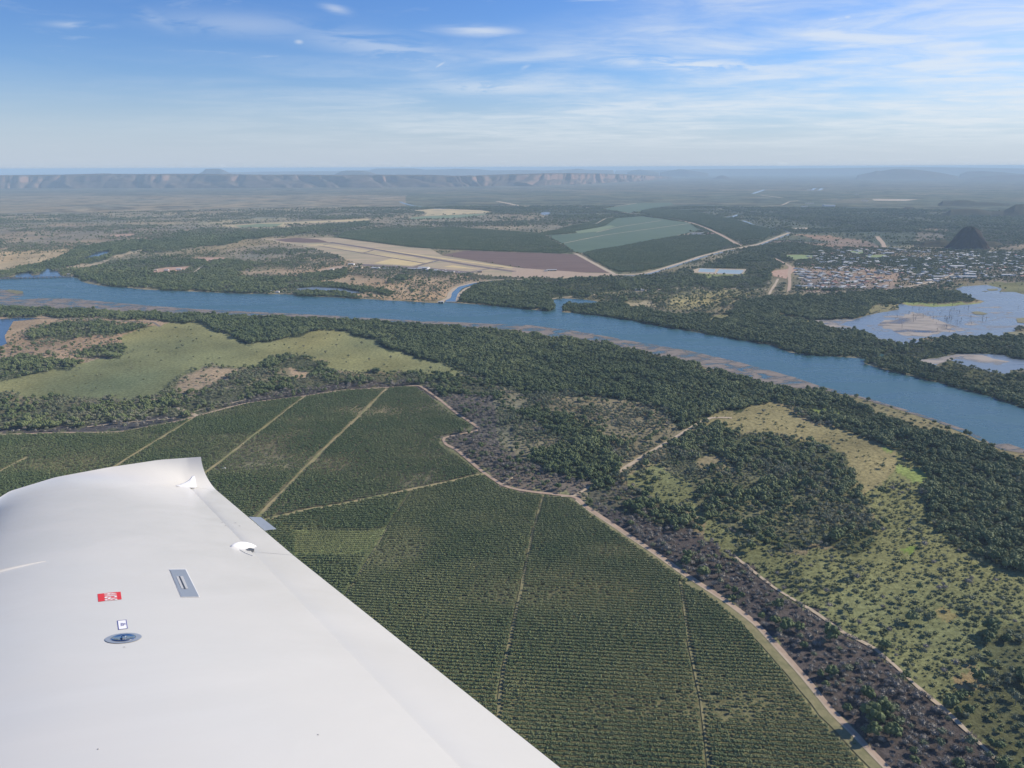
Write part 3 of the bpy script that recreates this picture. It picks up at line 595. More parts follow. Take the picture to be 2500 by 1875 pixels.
# airfield
ribbon('runway', L_([(700, 176), (1060, 232), (1600, 322), (1900, 372), (2230, 420)]), 34, M['asphalt'], .7, 60, 0)
ribbon('airfield_grass', L_([(1060, 228), (1600, 305), (2212, 388)]), 26, M['yellow'], .6, 60, 2)
ribbon('taxiway', L_([(600, 205), (1000, 270), (1480, 350)]), 16, M['asphalt'], .7, 60, 0)
ribbon('taxiway', L_([(1400, 382), (1500, 352), (1610, 326)]), 18, M['asphalt'], .8, 40, 0)
ribbon('taxiway', L_([(640, 200), (700, 188), (760, 180)]), 14, M['asphalt'], .8, 60, 0)
ribbon('taxiway', L_([(1060, 240), (1010, 256), (960, 268)]), 14, M['asphalt'], .8, 60, 0)
ribbon('taxiway', L_([(1860, 425), (2000, 400), (2140, 385)]), 14, M['asphalt'], .8, 60, 0)
sheet('apron', L_([(880, 352), (1000, 358), (1290, 374), (1500, 386), (1900, 424), (1880, 440), (1500, 414), (1290, 392), (1000, 372)]), M['asphalt'], .65)
# roads and tracks
def road(pts, wid, m, z=.55, step=14, wob=1., seed=1, name='dirt_track'): ribbon(name, pts, wid, M[m], z, step, wob, seed)
gv = R1[24:]
ribbon('grass_verge', inset(gv, -9, 6), 15, M['verge'], .45, 12, 3, 5)
road(R1, 5.5, 'dirt', .6, 10, .9, 3)
ribbon('dirt_track', inset(gv, -5, 3), 2.2, M['paledirt'], .65, 10, .5, 9)
for i, (tt, wd, mm) in enumerate(((T1, 6.5, 'greentrack'), (T2, 6.5, 'greentrack'), (T3, 5.2, 'greentrack'), (T4, 6, 'greentrack'), (T5, 6.5, 'greentrack'), (T6, 1.6, 'verge'), (T7, 2.6, 'verge'), (T8, 1.8, 'verge'))):
    road(tt, wd, mm, .5, 10, min(1.6, wd*.3), 30+i)
road([(1795, 1360), (1893, 1437), (1999, 1501), (2060, 1546), (2133, 1582), (2190, 1631), (2247, 1684), (2296, 1725), (2344, 1770), (2380, 1805), (2454, 1875), (2520, 1940)], 4.2, 'paledirt', .55, 10, 1.2, 41)
road(E_([(1740, 385), (1800, 340), (1920, 265), (1990, 225), (2100, 160), (2212, 90)]) + F_([(330, 298), (380, 294), (460, 297)]), 7, 'paledirt', .55, 10, .8, 42, 'road')
road(E_([(1400, 522), (1480, 518), (1560, 470), (1615, 445)]), 5, 'paledirt', .56, 10, 1., 43)
road(E_([(1050, 447), (1090, 420), (1140, 392)]), 4, 'paledirt', .56, 10, 1., 44)
road(E_([(1215, 335), (1300, 245), (1370, 205), (1440, 182)]), 5, 'greentrack', .56, 10, 1.5, 45)
road(A_([(830, 1380), (900, 1410), (1000, 1445), (1070, 1475)]), 8, 'paledirt', .55, 12, 2., 46)
road(A_([(470, 1532), (640, 1512), (800, 1498), (960, 1482), (1060, 1445), (1330, 1385)]), 3.5, 'paledirt', .55, 12, 1., 47)
road(L_([(1600, 680), (1680, 640), (1700, 590), (1760, 545), (1880, 515), (2050, 492), (2212, 484)]) + PQ([(420, 636), (800, 606)]), 14, 'paledirt', .55, 20, 3, 48, 'road')
# canals
M['canal'] = watermat('canal_water', rgb(.03, .08, .13), .05, .15)
M['canal_pale'] = watermat('canal_pale_water', rgb(.16, .20, .22), .05, .2)
ribbon('canal', L_([(1700, 672), (1718, 610), (1760, 560), (1860, 524)]), 34, M['canal'], .5, 12, 2, 2)
ribbon('canal', L_([(1860, 524), (2000, 503), (2212, 494)]), 16, M['canal'], .5, 20, 2, 2)
ribbon('canal_bank', L_([(1752, 668), (1770, 612), (1830, 560), (1930, 528)]), 12, M['paledirt'], .45, 12, 3, 4)
cn = PQ([(800, 604), (940, 600), (1060, 585), (1340, 500), (1460, 460), (1640, 415), (1780, 392), (1900, 368), (2030, 320), (2140, 278)])
ribbon('canal', [(x+2, y+3) for x, y in cn], 12, M['canal_pale'], .5, 30, 1, 5)
road(cn, 22, 'paledirt', .45, 30, 2, 6, 'road')
ribbon('canal', PQ([(2140, 278), (2080, 262), (1950, 240), (1860, 218), (1820, 200), (1780, 185)]), 20, M['canal_pale'], .6, 30, 1, 7)
road(PQ([(490, 440), (540, 465), (660, 530), (790, 600)]), 20, 'paledirt', .5, 30, 2, 8, 'road')
road(PQ([(520, 78), (680, 95), (900, 128), (1050, 150), (1200, 168), (1380, 202), (1500, 245), (1620, 300), (1760, 380)]), 24, 'dirt', .5, 40, 3, 9, 'road')
road(PQ([(200, 275), (420, 245), (640, 212), (720, 172), (800, 155), (960, 148)]), 14, 'paledirt', .5, 40, 2, 10, 'road')
road(PQ([(370, 366), (700, 300), (1000, 258), (1380, 206)]), 9, 'paledirt', .55, 40, 1, 11)
road(PQ([(650, 275), (850, 230), (1150, 185)]), 9, 'paledirt', .55, 40, 1, 12)
road(PQ([(1130, 328), (1250, 305), (1380, 282)]), 12, 'paledirt', .55, 40, 1, 13)
road(PQ([(680, 92), (820, 72), (960, 52)]), 20, 'paledirt', .55, 60, 2, 14)
road(PQ([(1600, 96), (1720, 92), (1900, 78), (2080, 66), (2140, 40), (2212, 30)]), 24, 'paledirt', .55, 60, 2, 15, 'road')
ribbon('canal', PQ([(1640, 165), (1700, 155), (1770, 135)]), 40, M['canal_pale'], .6, 60, 2, 16)
road(PQ([(300, 790), (420, 775), (700, 752), (960, 735), (1100, 720), (1400, 705), (1700, 710), (1980, 720)]), 9, 'paledirt', .55, 20, 1, 17, 'road')
road(N_([(95, 545), (110, 510), (150, 450), (170, 410)]), 9, 'paledirt', .5, 20, 2, 18)
road(N_([(255, 520), (265, 440), (262, 370), (270, 310), (230, 285), (140, 240)]), 12, 'dirt', .55, 30, 2, 19, 'road')
road(N_([(300, 515), (600, 520), (900, 522), (1100, 500), (1300, 470), (1500, 420), (1640, 370), (1700, 372)]), 12, 'paledirt', .5, 30, 2, 20, 'road')
road(U_([(1140, 650), (1120, 610), (1090, 575), (1080, 560)]), 26, 'dirt', .5, 40, 6, 21)
road(K_([(-50, 290), (0, 268)]), 5, 'paledirt', .5)
road(K_([(990, 285), (1120, 268), (1400, 262), (1720, 250), (1800, 200), (1900, 150)]), 9, 'paledirt', .5, 20, 1, 22)
ribbon('canal', Q_([(1410, 700), (1300, 705), (1200, 700)]), 4, M['pool'], .5, 30, 1, 2)
ribbon('creek', K_([(380, 655), (700, 655), (1000, 680), (1200, 683), (1380, 690), (1440, 728)]), 7, M['burnt_bark'], .5, 20, 2, 23)
ribbon('creek', Z_((900, 400), 2.458, [(185, 228), (260, 250), (420, 270), (480, 272)]), 40, M['pool'], .5, 60, 8, 24)
sheet('water', Z_((900, 400), 2.458, [(1030, 292), (1080, 290), (1095, 298), (1060, 308), (1035, 304)]), M['lagoon'], .5)
for k, (a, b_) in enumerate(([(570, 205), (600, 188)], [(630, 205), (655, 190)], [(120, 230), (210, 200)])):
    ribbon('canal', U_([a, b_]), 60, M['canal_pale'], .5, 300, 1, 2)
for k, ln in enumerate(([(0, 125), (200, 124)], [(0, 198), (130, 198)], [(180, 242), (350, 262)], [(650, 275), (780, 272)], [(910, 217), (1130, 216)], [(1500, 210), (2212, 216)], [(1360, 232), (1480, 238)], [(1600, 490), (1740, 492)], [(1640, 196), (1900, 200)])):
    ribbon('bare_soil', U_(ln), 30+k*5, M['paledirt'], .5, 300, 8, 60+k)
for k, ln in enumerate(([(940, 155), (1180, 160), (1320, 163)], [(1490, 125), (1550, 126)], [(350, 175), (460, 178)], [(1910, 190), (2212, 186)], [(770, 224), (960, 260), (1250, 262)], [(2100, 152), (2212, 154)], [(0, 210), (170, 200)])):
    ribbon('bare_soil', S_(ln), 36+k*6, M['paledirt'], .5, 300, 10, 80+k)

# ---------------------------------------------------------------- far ranges and hills
def hillmat(name, c1, c2, c3):
    m, t, b = mat(name, rough=1., spec=0.)
    p = pos(t)
    sl = t.a('ShaderNodeSeparateXYZ'); t.put(sl.inputs[0], t.a('ShaderNodeNewGeometry').outputs['Normal'])
    c = t.mix(t.ramp(t.noise(p, .004, 6., .65), .35, .65), c1, c2)
    c = t.mix(t.ramp(sl.outputs[2], .55, .85), c3, c)
    t.put(b.inputs['Base Color'], c); return m
M['range'] = hillmat('range_rock', rgb(.085, .068, .055), rgb(.14, .105, .08), rgb(.24, .15, .11))  # steep rock colour brightened so the folds look sunlit
M['hill'] = hillmat('hill_rock', rgb(.10, .085, .06), rgb(.14, .11, .08), rgb(.13, .09, .075))
M['butte'] = hillmat('butte_rock', rgb(.05, .055, .04), rgb(.075, .07, .05), rgb(.07, .055, .05))
def ray(px, py):
    d = M3 @ np.array([(px-W0/2)/F, -(py-H0/2)/F, -1.]); return d/np.hypot(d[0], d[1])
prof = [(-700, 466, 434), (0, 462, 427.5), (140, 461, 426.5), (270, 461, 423.5), (330, 461, 424.5), (480, 460, 424), (600, 460, 426), (800, 459, 427), (930, 459, 426.5), (1060, 458.5, 427), (1110, 458, 430), (1160, 457, 429), (1250, 456, 425), (1330, 455, 423), (1400, 452, 422.5), (1480, 448, 424), (1560, 443, 427), (1640, 437, 432)]
pr = np.array(prof, float); ns, nd = 1500, 90
ppx = np.linspace(-700, 1640, ns); yb = np.interp(ppx, pr[:, 0], pr[:, 1]); yt = np.interp(ppx, pr[:, 0], pr[:, 2])
bx, by = gp(ppx, yb)
ds_ = np.r_[0, np.cumsum(np.hypot(np.diff(bx), np.diff(by)))]
bd = np.hypot(bx, by)
tz = np.array([ray(a, b_)[2] for a, b_ in zip(ppx, yt)])*(bd+1500)+ALT
dd = np.r_[np.linspace(-250, 1500, 64), np.linspace(1600, 5200, 26)]
P = np.zeros((ns, nd, 3))
for j, d in enumerate(dd):
    q = ds_
    gw = fbm(q/2300, q*0+d/3800, 61, 3); g1 = 1-np.abs(2*fbm(q/(780)+gw*5+d/1400, q*0+d/2500, 63, 3)-1)*1.5; g2 = 1-np.abs(2*fbm(q/260-d/900, q*0+d/900, 67, 2)-1)
    e = d-60-720*np.clip(g1, 0, 1)**1.3*(.35+gw)-170*g2*np.clip(g1+.3, 0, 1)
    tt = np.clip(e/900, 0, 1)
    h = .72*tt**.85+.28*np.clip((tt-.62)/.22, 0, 1)
    rise = 1 if d < 1500 else max(0, 1-(d-1500)/3700*.12)
    P[:, j, 0] = bx*(1+d/bd); P[:, j, 1] = by*(1+d/bd)
    P[:, j, 2] = tz*np.clip(h, 0, 1)*rise*(1+.03*(fbm(q/500, q*0+d/600, 71)-.5))+(fbm(q/260, q*0+d/260, 73)-.5)*26*np.clip(tt*4, 0, 1)-4+8*np.clip(tt*30, 0, 1)*0
o = link('escarpment', gridmesh('escarpment', P), [M['range']]); o['kind'] = 'structure'
def ridge(name, pts, ybase, deep, m, seed, rough=.12, n=160):
    """a ridge with its own distance (from the foot line), height and depth; pts are its crest"""
    pts = np.array(pts, float); px = np.linspace(pts[0, 0], pts[-1, 0], n); py = np.interp(px, pts[:, 0], pts[:, 1])
    yb_ = np.full(n, float(ybase)); fx, fy = gp(px, yb_); dist = np.hypot(fx, fy)
    z = np.array([ray(a, b_)[2] for a, b_ in zip(px, py)])*(dist+deep*.5)+ALT
    q = np.r_[0, np.cumsum(np.hypot(np.diff(fx), np.diff(fy)))]
    tl = np.linspace(0, 1, 29); P = np.zeros((n, 29, 3)); L = deep
    for j, t_ in enumerate(tl):
        s = 1-abs(2*t_-1); g = fbm(q/(L*.25), q*0+t_*4, seed, 4)
        hh = np.clip(s*1.35+(g-.5)*rough*3*(s > 0), 0, 1); hh = hh*hh*(3-2*hh) if rough < .2 else hh**.8
        d = t_*deep
        P[:, j, 0] = fx*(1+d/dist); P[:, j, 1] = fy*(1+d/dist); P[:, j, 2] = np.maximum(z, 3)*hh*(1+(g-.5)*rough*s)-3*(s <= 0)
    P[:, 0, 2] = -3; P[:, -1, 2] = -3; P[0, :, 2] = -3; P[-1, :, 2] = -3
    o = link(name, gridmesh(name, P), [M[m]]); return tag(o, kind='structure')
ridge('hills', [(485, 425), (497, 419), (505, 412.5), (520, 411.5), (540, 412), (548, 415), (560, 421), (575, 427)], 439, 2500, 'hill', 1, .03, 120)
ridge('hills', [(815, 427), (835, 418), (850, 416), (885, 416.5), (905, 420), (925, 427)], 440, 2500, 'hill', 2, .04, 100)
ridge('hills', [(500, 423), (640, 419), (800, 418), (900, 416), (920, 411.5), (1010, 411), (1040, 414), (1085, 413.5), (1110, 412), (1170, 413), (1200, 416), (1270, 415), (1330, 416), (1400, 413), (1410, 411.5), (1430, 414), (1500, 416)], 431, 6000, 'hill', 3, .08, 300)
ridge('hills', [(1530, 421), (1545, 416), (1560, 414), (1580, 416), (1610, 422)], 432, 2500, 'hill', 4, .06, 60)
ridge('hills', [(1610, 421), (1640, 416), (1655, 413), (1670, 413.5), (1690, 417), (1730, 423)], 432, 2500, 'hill', 5, .06, 60)
ridge('hills', [(1500, 416), (1620, 414.5), (1700, 413), (1850, 412), (1900, 411.5), (2020, 411), (2100, 409.5), (2200, 408), (2300, 408.5), (2400, 410), (2600, 413), (3000, 414)], 427, 8000, 'hill', 6, .05, 400)
ridge('hills', [(2090, 428), (2125, 421), (2138, 417), (2148, 418), (2180, 413), (2230, 413.5), (2270, 418), (2300, 423), (2340, 431)], 438, 4000, 'hill', 7, .10, 120)
ridge('hills', [(2340, 426), (2360, 419), (2400, 418), (2440, 420), (2480, 424), (2560, 429)], 436, 4000, 'hill', 8, .08, 100)
ridge('hills', [(2340, 440), (2400, 431), (2440, 428), (2520, 428), (2650, 432), (2800, 440)], 441, 5000, 'hill', 9, .06, 120)
ridge('hills', [(1740, 437), (1755, 429), (1765, 428), (1785, 436)], 438, 1500, 'hill', 10, .06, 50)
ridge('hills', U_([(1545, 318), (1580, 290), (1650, 290), (1710, 282), (1780, 285), (1850, 298), (1960, 300), (2040, 310), (2100, 325)]), U_([(0, 328)])[0][1], 900, 'butte', 11, .16, 200)
ridge('hills', U_([(1580, 400), (1640, 355), (1760, 350), (1850, 352), (1960, 372), (2050, 365), (2130, 320), (2180, 315), (2260, 330), (2400, 350), (2500, 420)]), U_([(0, 412)])[0][1], 800, 'butte', 12, .16, 200)
ridge('hills', U_([(1265, 350), (1300, 333), (1350, 334), (1385, 350)]), U_([(0, 360)])[0][1], 400, 'butte', 13, .12, 60)
ridge('hills', U_([(2140, 505), (2170, 488), (2220, 486), (2280, 505)]), U_([(0, 512)])[0][1], 260, 'butte', 14, .14, 60)
ridge('hills', U_([(1360, 640), (1440, 605), (1500, 600), (1560, 590), (1640, 600), (1700, 640)]), U_([(0, 645)])[0][1], 300, 'butte', 15, .14, 80)
ridge('hills', U_([(1880, 640), (1910, 600), (1980, 600), (2040, 620), (2060, 640)]), U_([(0, 645)])[0][1], 260, 'butte', 16, .14, 60)
# the rocky butte above the town
fx, fy = gp(*U_([(1775, 662)])[0]); fx, fy = float(fx), float(fy); bdist = math.hypot(fx, fy)
na_, nr_ = 120, 50; P = np.zeros((na_+1, nr_, 3))
cx, cy = fx*(1+95/bdist), fy*(1+95/bdist)
for i in range(na_+1):
    a = 2*math.pi*i/na_
    for j in range(nr_):
        s = j/(nr_-1)
        g = float(fbm(np.array([math.cos(a)*2.2+5]), np.array([math.sin(a)*2.2+s*2.5]), 91, 4)[0])
        r_ = (1-s)**.9*94*(.86+.34*g)
        zz = [(0, 0), (.13, 13), (.30, 42), (.50, 74), (.66, 96), (.80, 108), (.90, 112), (1, 114)]
        z_ = float(np.interp(s, [q[0] for q in zz], [q[1] for q in zz]))*(1+.10*(g-.5))
        P[i, j] = (cx+math.cos(a)*r_*1.12, cy+math.sin(a)*r_, z_-1)
P[-1] = P[0]
tag(link('butte', gridmesh('butte', P[::-1]), [M['butte']]), kind='structure')

# ---------------------------------------------------------------- plants
ICO = None
def ico(sub):
    bm = bmesh.new(); bmesh.ops.create_icosphere(bm, subdivisions=sub, radius=1); v_ = np.array([q.co[:] for q in bm.verts]); f_ = [[q.index for q in f.verts] for f in bm.faces]; bm.free(); return v_, f_
IV, IF = ico(1)
def crownmesh(name, rad, h0, h1, nl, nq, lump, seed, qs=.35, sub=1):
    r = np.random.default_rng(seed); V = []; Fs = []
    cz = (h0+h1)/2; hz = (h1-h0)/2
    for k in range(nl):
        if k == 0: c = np.array([0, 0, cz]); s = rad*.62; 
        else:
            a = k*2.399+r.uniform(-.4, .4); e = r.uniform(-.35, 1.0)
            ce = math.sqrt(max(0, 1-e*e))
            c = np.array([math.cos(a)*ce*rad*r.uniform(.55, .85), math.sin(a)*ce*rad*r.uniform(.55, .85), cz+e*hz*.62]); s = rad*lump*r.uniform(.7, 1.2)
        n = 1+r.uniform(-.2, .2, len(IV))
        q = IV*n[:, None]*np.array([s, s, s*min(1., hz/rad+.15)])+c
        b0 = len(V); V += list(q); Fs += [[b0+i for i in f] for f in IF]
    for k in range(nq):
        d = r.normal(size=3); d[2] = abs(d[2])*.9-.25; d /= np.linalg.norm(d)
        c = d*np.array([rad, rad, hz])*r.uniform(.75, 1.12)+np.array([0, 0, cz])
        a = r.normal(size=3); a /= np.linalg.norm(a); b_ = np.cross(a, r.normal(size=3)); b_ /= np.linalg.norm(b_)
        s = qs*r.uniform(.5, 1.3); b0 = len(V); V += [c-a*s, c+b_*s*.6, c+a*s, c-b_*s*.6]; Fs.append([b0, b0+1, b0+2, b0+3])
    return mesh(name, V, Fs)
def trunkmesh(name, r0, h, nb, spread, seed, thin=False):
    r = np.random.default_rng(seed); V = []; Fs = []
    def tube(p, q, a, b_):
        p = np.array(p, float); q = np.array(q, float); d = q-p; d /= np.linalg.norm(d); u = np.cross(d, [0.3, .9, .1]); u /= np.linalg.norm(u); w_ = np.cross(d, u); b0 = len(V)
        for c, rr_ in ((p, a), (q, b_)):
            for k in range(5): V.append(c+rr_*(math.cos(k*1.2566)*u+math.sin(k*1.2566)*w_))
        for k in range(5): Fs.append([b0+k, b0+(k+1) % 5, b0+5+(k+1) % 5, b0+5+k])
    m_ = (r.uniform(-.2, .2), r.uniform(-.2, .2), h*.5)
    tube((0, 0, -.3), m_, r0, r0*.75); tube(m_, (m_[0]*2, m_[1]*2, h), r0*.75, r0*.35)
    for k in range(nb):
        a = k*2.399+r.uniform(-.3, .3); z_ = h*r.uniform(.4, .8); L = spread*r.uniform(.6, 1.1)
        e = (math.cos(a)*L, math.sin(a)*L, z_+L*r.uniform(.5, 1.1)); tube((0, 0, z_), e, r0*.45, r0*.12)
        if thin:
            for q in range(3):
                a2 = a+r.uniform(-1, 1); tube((e[0]*.6, e[1]*.6, z_+(e[2]-z_)*.6), (e[0]*.6+math.cos(a2)*L*.6, e[1]*.6+math.sin(a2)*L*.6, e[2]+r.uniform(-.3, .9)), r0*.2, r0*.06)
    return mesh(name, V, Fs)
def joined(name, a, b_):
    """one mesh of a crown and its trunk, for the far mass of trees"""
    bm = bmesh.new(); bm.from_mesh(a); n = len(bm.faces); bm.from_mesh(b_); bm.faces.ensure_lookup_table()
    for f in bm.faces[n:]: f.material_index = 1
    me = bpy.data.meshes.new(name); bm.to_mesh(me); bm.free(); return me
KIND = {}
def kind(key, leaf, bark, var, lowf=None):
    KIND[key] = [(crownmesh(key+'_crown', *v[0], seed=k*7+len(KIND)*31), trunkmesh(key+'_trunk', *v[1], seed=k+90)) for k, v in enumerate(var)]
    for c_, t_ in KIND[key]: c_.materials.append(M[leaf]); t_.materials.append(M[bark])
kind('canopy_tree', 'leaf_dense', 'bark', [((4.6, 1.0, 9.5, 11, 190, .42), (.28, 6, 4, 2.6)), ((5.2, .9, 8.5, 13, 220, .38), (.3, 5, 5, 3.)), ((3.8, 1.2, 10.5, 9, 150, .45), (.25, 7, 4, 2.2)), ((4.2, .8, 7.5, 9, 170, .42), (.25, 5, 4, 2.2))])
kind('woodland_tree', 'leaf_wood', 'bark', [((3.2, 1.4, 7.2, 7, 170, .36), (.2, 5.5, 5, 2.2)), ((3.8, 1.4, 6.6, 8, 190, .32), (.22, 5, 6, 2.6)), ((2.5, 1.6, 6.0, 6, 120, .40), (.16, 4.5, 4, 1.6)), ((2.9, 2.6, 8.4, 6, 150, .36), (.2, 6.5, 5, 1.8))])
kind('burnt_tree', 'leaf_burnt', 'burnt_bark', [((2.8, 1.0, 5.4, 4, 190, .30), (.16, 5, 9, 2.4, True and 0) if 0 else (.16, 5, 9, 2.4)), ((2.3, .8, 5.0, 3, 140, .30), (.15, 4.6, 9, 2.0)), ((3.2, 1.2, 6.2, 5, 210, .28), (.18, 5.6, 10, 2.6))])
kind('scrub_bush', 'leaf_shrub', 'bark', [((1.5, -.1, 1.7, 5, 45, .5), (.06, .9, 3, .6)), ((1.1, -.1, 1.3, 4, 35, .5), (.06, .7, 3, .5)), ((2.0, -.1, 1.9, 7, 60, .42), (.06, 1, 3, .7))])
kind('plantation_tree', 'leaf_orchard', 'bark', [((1.5, .4, 3.7, 6, 34, .52, ), (.09, 2.4, 3, .8)), ((1.6, .4, 3.5, 7, 38, .50), (.09, 2.3, 3, .9)), ((1.4, .4, 3.9, 6, 34, .52), (.09, 2.5, 3, .8))])
for c_, t_ in KIND['plantation_tree']: pass

def wl(pts, wd):
    x, y = gp([p[0] for p in pts], [p[1] for p in pts]); LINES.append((np.stack([x, y], -1), wd))
for q in (T1, T2, T3, T4, T5): wl(q, 3.9)
wl(T7, 2.3); wl(T8, 2.6); wl(T6, 1.8); wl(R1, 5); wl(E_([(1740, 385), (1990, 225), (2212, 90)]), 5)
wl([(1795, 1360), (1893, 1437), (1999, 1501), (2060, 1546), (2133, 1582), (2190, 1631), (2247, 1684), (2296, 1725), (2344, 1770), (2380, 1805), (2454, 1875)], 3)
wl(PQ([(370, 366), (700, 300), (1000, 258), (1380, 206)]), 7); wl(cn, 16)
wl(PQ([(300, 790), (420, 775), (700, 752), (960, 735), (1100, 720), (1400, 705), (1700, 710), (1980, 720)]), 8)
wl(N_([(300, 515), (600, 520), (900, 522), (1100, 500), (1300, 470), (1500, 420)]), 9)
def onpath(x, y):
    hit = np.zeros(len(x), bool); od = np.argsort(y); ysrt = y[od]
    for P_w, wd in LINES:
        for a, b_ in zip(P_w[:-1], P_w[1:]):
            i0, i1 = np.searchsorted(ysrt, (min(a[1], b_[1])-wd, max(a[1], b_[1])+wd)); ii = od[i0:i1]
            if not len(ii): continue
            L = b_-a; l2 = (L**2).sum(); xx, yy = x[ii], y[ii]; t_ = np.clip(((xx-a[0])*L[0]+(yy-a[1])*L[1])/l2, 0, 1)
            hit[ii] |= (np.hypot(xx-a[0]-t_*L[0], yy-a[1]-t_*L[1]) < wd)
    return hit
WING = [(0, 1205), (136, 1160), (271, 1134), (390, 1120), (494, 1117), (500, 1170), (530, 1195), (727, 1357), (1000, 1577), (1365, 1876), (0, 1876)]
def inpoly(px, py, poly):
    r = np.zeros(len(px), bool); n = len(poly)
    for i in range(n):
        ax, ay = poly[i]; bx_, by_ = poly[(i+1) % n]
        if ay == by_: continue
        c = ((ay > py) != (by_ > py)) & (px < (bx_-ax)*(py-ay)/(by_-ay)+ax); r ^= c
    return r
PTS = {k: [] for k in KIND}      # x, y, scale, tint
def cells(d0, d1, cell):
    xs = np.arange(-d1*.85, d1*.85, cell); ys = np.arange(250, d1, cell)
    x, y = np.meshgrid(xs, ys); x = x.ravel()+rng.uniform(-.5, .5, x.size)*cell; y = y.ravel()+rng.uniform(-.5, .5, y.size)*cell
    d = np.hypot(x, y); k = (d >= d0) & (d < d1) & (np.abs(x) < .72*y+220); x, y = x[k], y[k]
    px, py = pix(x, y); k = (px > -130) & (px < 2630) & (py < 2010); return x[k], y[k]
for (d0, d1, cell, ss) in ((0, 3000, 5.2, 1.), (3000, 5200, 7.5, 1.12), (5200, 9000, 13., 1.5)):
    x, y = cells(d0, d1, cell)
    jx, jy = jit(x, y, .8); dd_ = look(jx, jy, D).copy()
    keep = (look(x, y, O) == 0); x, y, dd_ = x[keep], y[keep], dd_[keep]
    cl_ = dd_[:, 4]; f = fbm(x/70, y/70, 101, 3); f2_ = fbm(x/240, y/240, 103, 3)
    mod = np.clip((f*.6+f2_*.4-.38)*6, .08, 2.); mod2 = np.clip((.62-f)*5+.3, .2, 1.8)
    dn = dd_[:, :4].copy(); dn[:, 0] *= np.where(cl_ > 0, mod, 1); dn[:, 1] *= np.where(cl_ > 0, mod2, 1); dn[:, 2] *= np.where(cl_ > 0, mod2, 1)
    if d0 >= 3000:
        pt = np.clip((fbm(x/420, y/300, 155, 4)-.40)*7, .12, 1.7)*np.where(dd_[:, 0] > 90, .6, 1)+np.where(dd_[:, 0] > 90, .4, 0); dn[:, :2] *= pt[:, None]
    dn[:, 3] *= np.clip((fbm(x/22, y/22, 107, 2)-.25)*3, .1, 1.6)
    if d0 >= 3000: dn[:, 3] *= .2
    p_ = dn*cell*cell/1e4; tot = p_.sum(1); u_ = rng.uniform(0, 1, len(x)); k = (u_ < tot) & ~onpath(x, y)
    cum = np.cumsum(p_, 1)/np.maximum(tot, 1e-9)[:, None]; pick = (rng.uniform(0, 1, len(x))[:, None] > cum).sum(1)
    shr = rng.uniform(0, 1, len(x))**1.8; tint = np.clip(rng.normal(.32, .25, len(x))+(f2_-.5)*1.8+(fbm(x/35, y/35, 151, 2)-.5)*1.0, 0, 1)
    for i, nm in enumerate(('canopy_tree', 'woodland_tree', 'burnt_tree', 'scrub_bush')):
        s = k & (pick == i); big = (fbm(x[s]/30, y[s]/30, 141, 2)-.5)*1.1
        if d0 >= 3000 and i < 2: qx, qy = pix(x[s], y[s]); big = big-np.where(inpoly(qx, qy, town), .5, 0)
        PTS[nm].append(np.stack([x[s], y[s], ss*(np.clip(rng.uniform(.62, 1.15, s.sum())+big, .45, 1.6) if i < 3 else .35+1.25*shr[s]), tint[s]], -1))
# plantations in rows
def rows(ids, ang, sp, al, sc_, tint0, dmax=1e9, jitter=.35, gap=.04):
    e = np.array([-math.cos(R(ang)), math.sin(R(ang))]); n = np.array([math.sin(R(ang)), math.cos(R(ang))])
    msk = np.isin(O, ids); ys, xs = np.nonzero(msk)
    X0, Y0 = gp(xs.astype(float)[::37]+RX0, ys.astype(float)[::37]+RY0); kk = Y0 < dmax; X0, Y0 = X0[kk], Y0[kk]
    a = X0*e[0]+Y0*e[1]; b_ = X0*n[0]+Y0*n[1]
    A, B = np.meshgrid(np.arange(a.min(), a.max(), al), np.arange(b_.min(), b_.max(), sp)); A = A.ravel(); B = B.ravel()
    A = A+rng.uniform(-jitter, jitter, A.size)*al*.6; B = B+rng.uniform(-.12, .12, B.size)
    x = A*e[0]+B*n[0]; y = A*e[1]+B*n[1]
    px, py = pix(x, y); k = np.isin(look(x, y, O), ids) & (px > -130) & (px < 2630) & (py < 2010); x, y = x[k], y[k]
    f = fbm(x/45, y/30, 111, 3); g = fbm(x/130, y/90, 113, 3)
    k = (rng.uniform(0, 1, len(x)) > gap+np.clip((g-.64)*2.5, 0, .45)) & ~onpath(x, y); x, y, f, g = x[k], y[k], f[k], g[k]
    s = sc_*rng.uniform(.88, 1.12, len(x))*(1.08-.35*np.clip((g-.45)*2, 0, .8))
    tint = np.clip(tint0+(g-.45)*1.1+(f-.5)*.9+rng.normal(0, .10, len(x)), 0, 1)
    PTS['plantation_tree'].append(np.stack([x, y, s, tint], -1))
rows([1], 5.5, 5.0, 2.4, 1.0, .42, gap=.02)
rows([2, 3], 5.5, 5.4, 3.2, 1.12, .08)
rows([4, 5], 5.5, 5.4, 3.2, 1.08, .12, gap=.06)
rows([6], 2.5, 5.6, 3.4, 1.22, .05)
rows([7], 2.5, 5.0, 2.6, .80, .95)
rows([11], 22., 14., 7.5, 2.3, .05, jitter=.6)
rows([12, 14], -20., 10., 7.5, 2.2, .0, jitter=.7)
rows([13], 10., 14., 10., 2.6, .0, jitter=.7)
PTS = {k: np.concatenate(v) for k, v in PTS.items()}

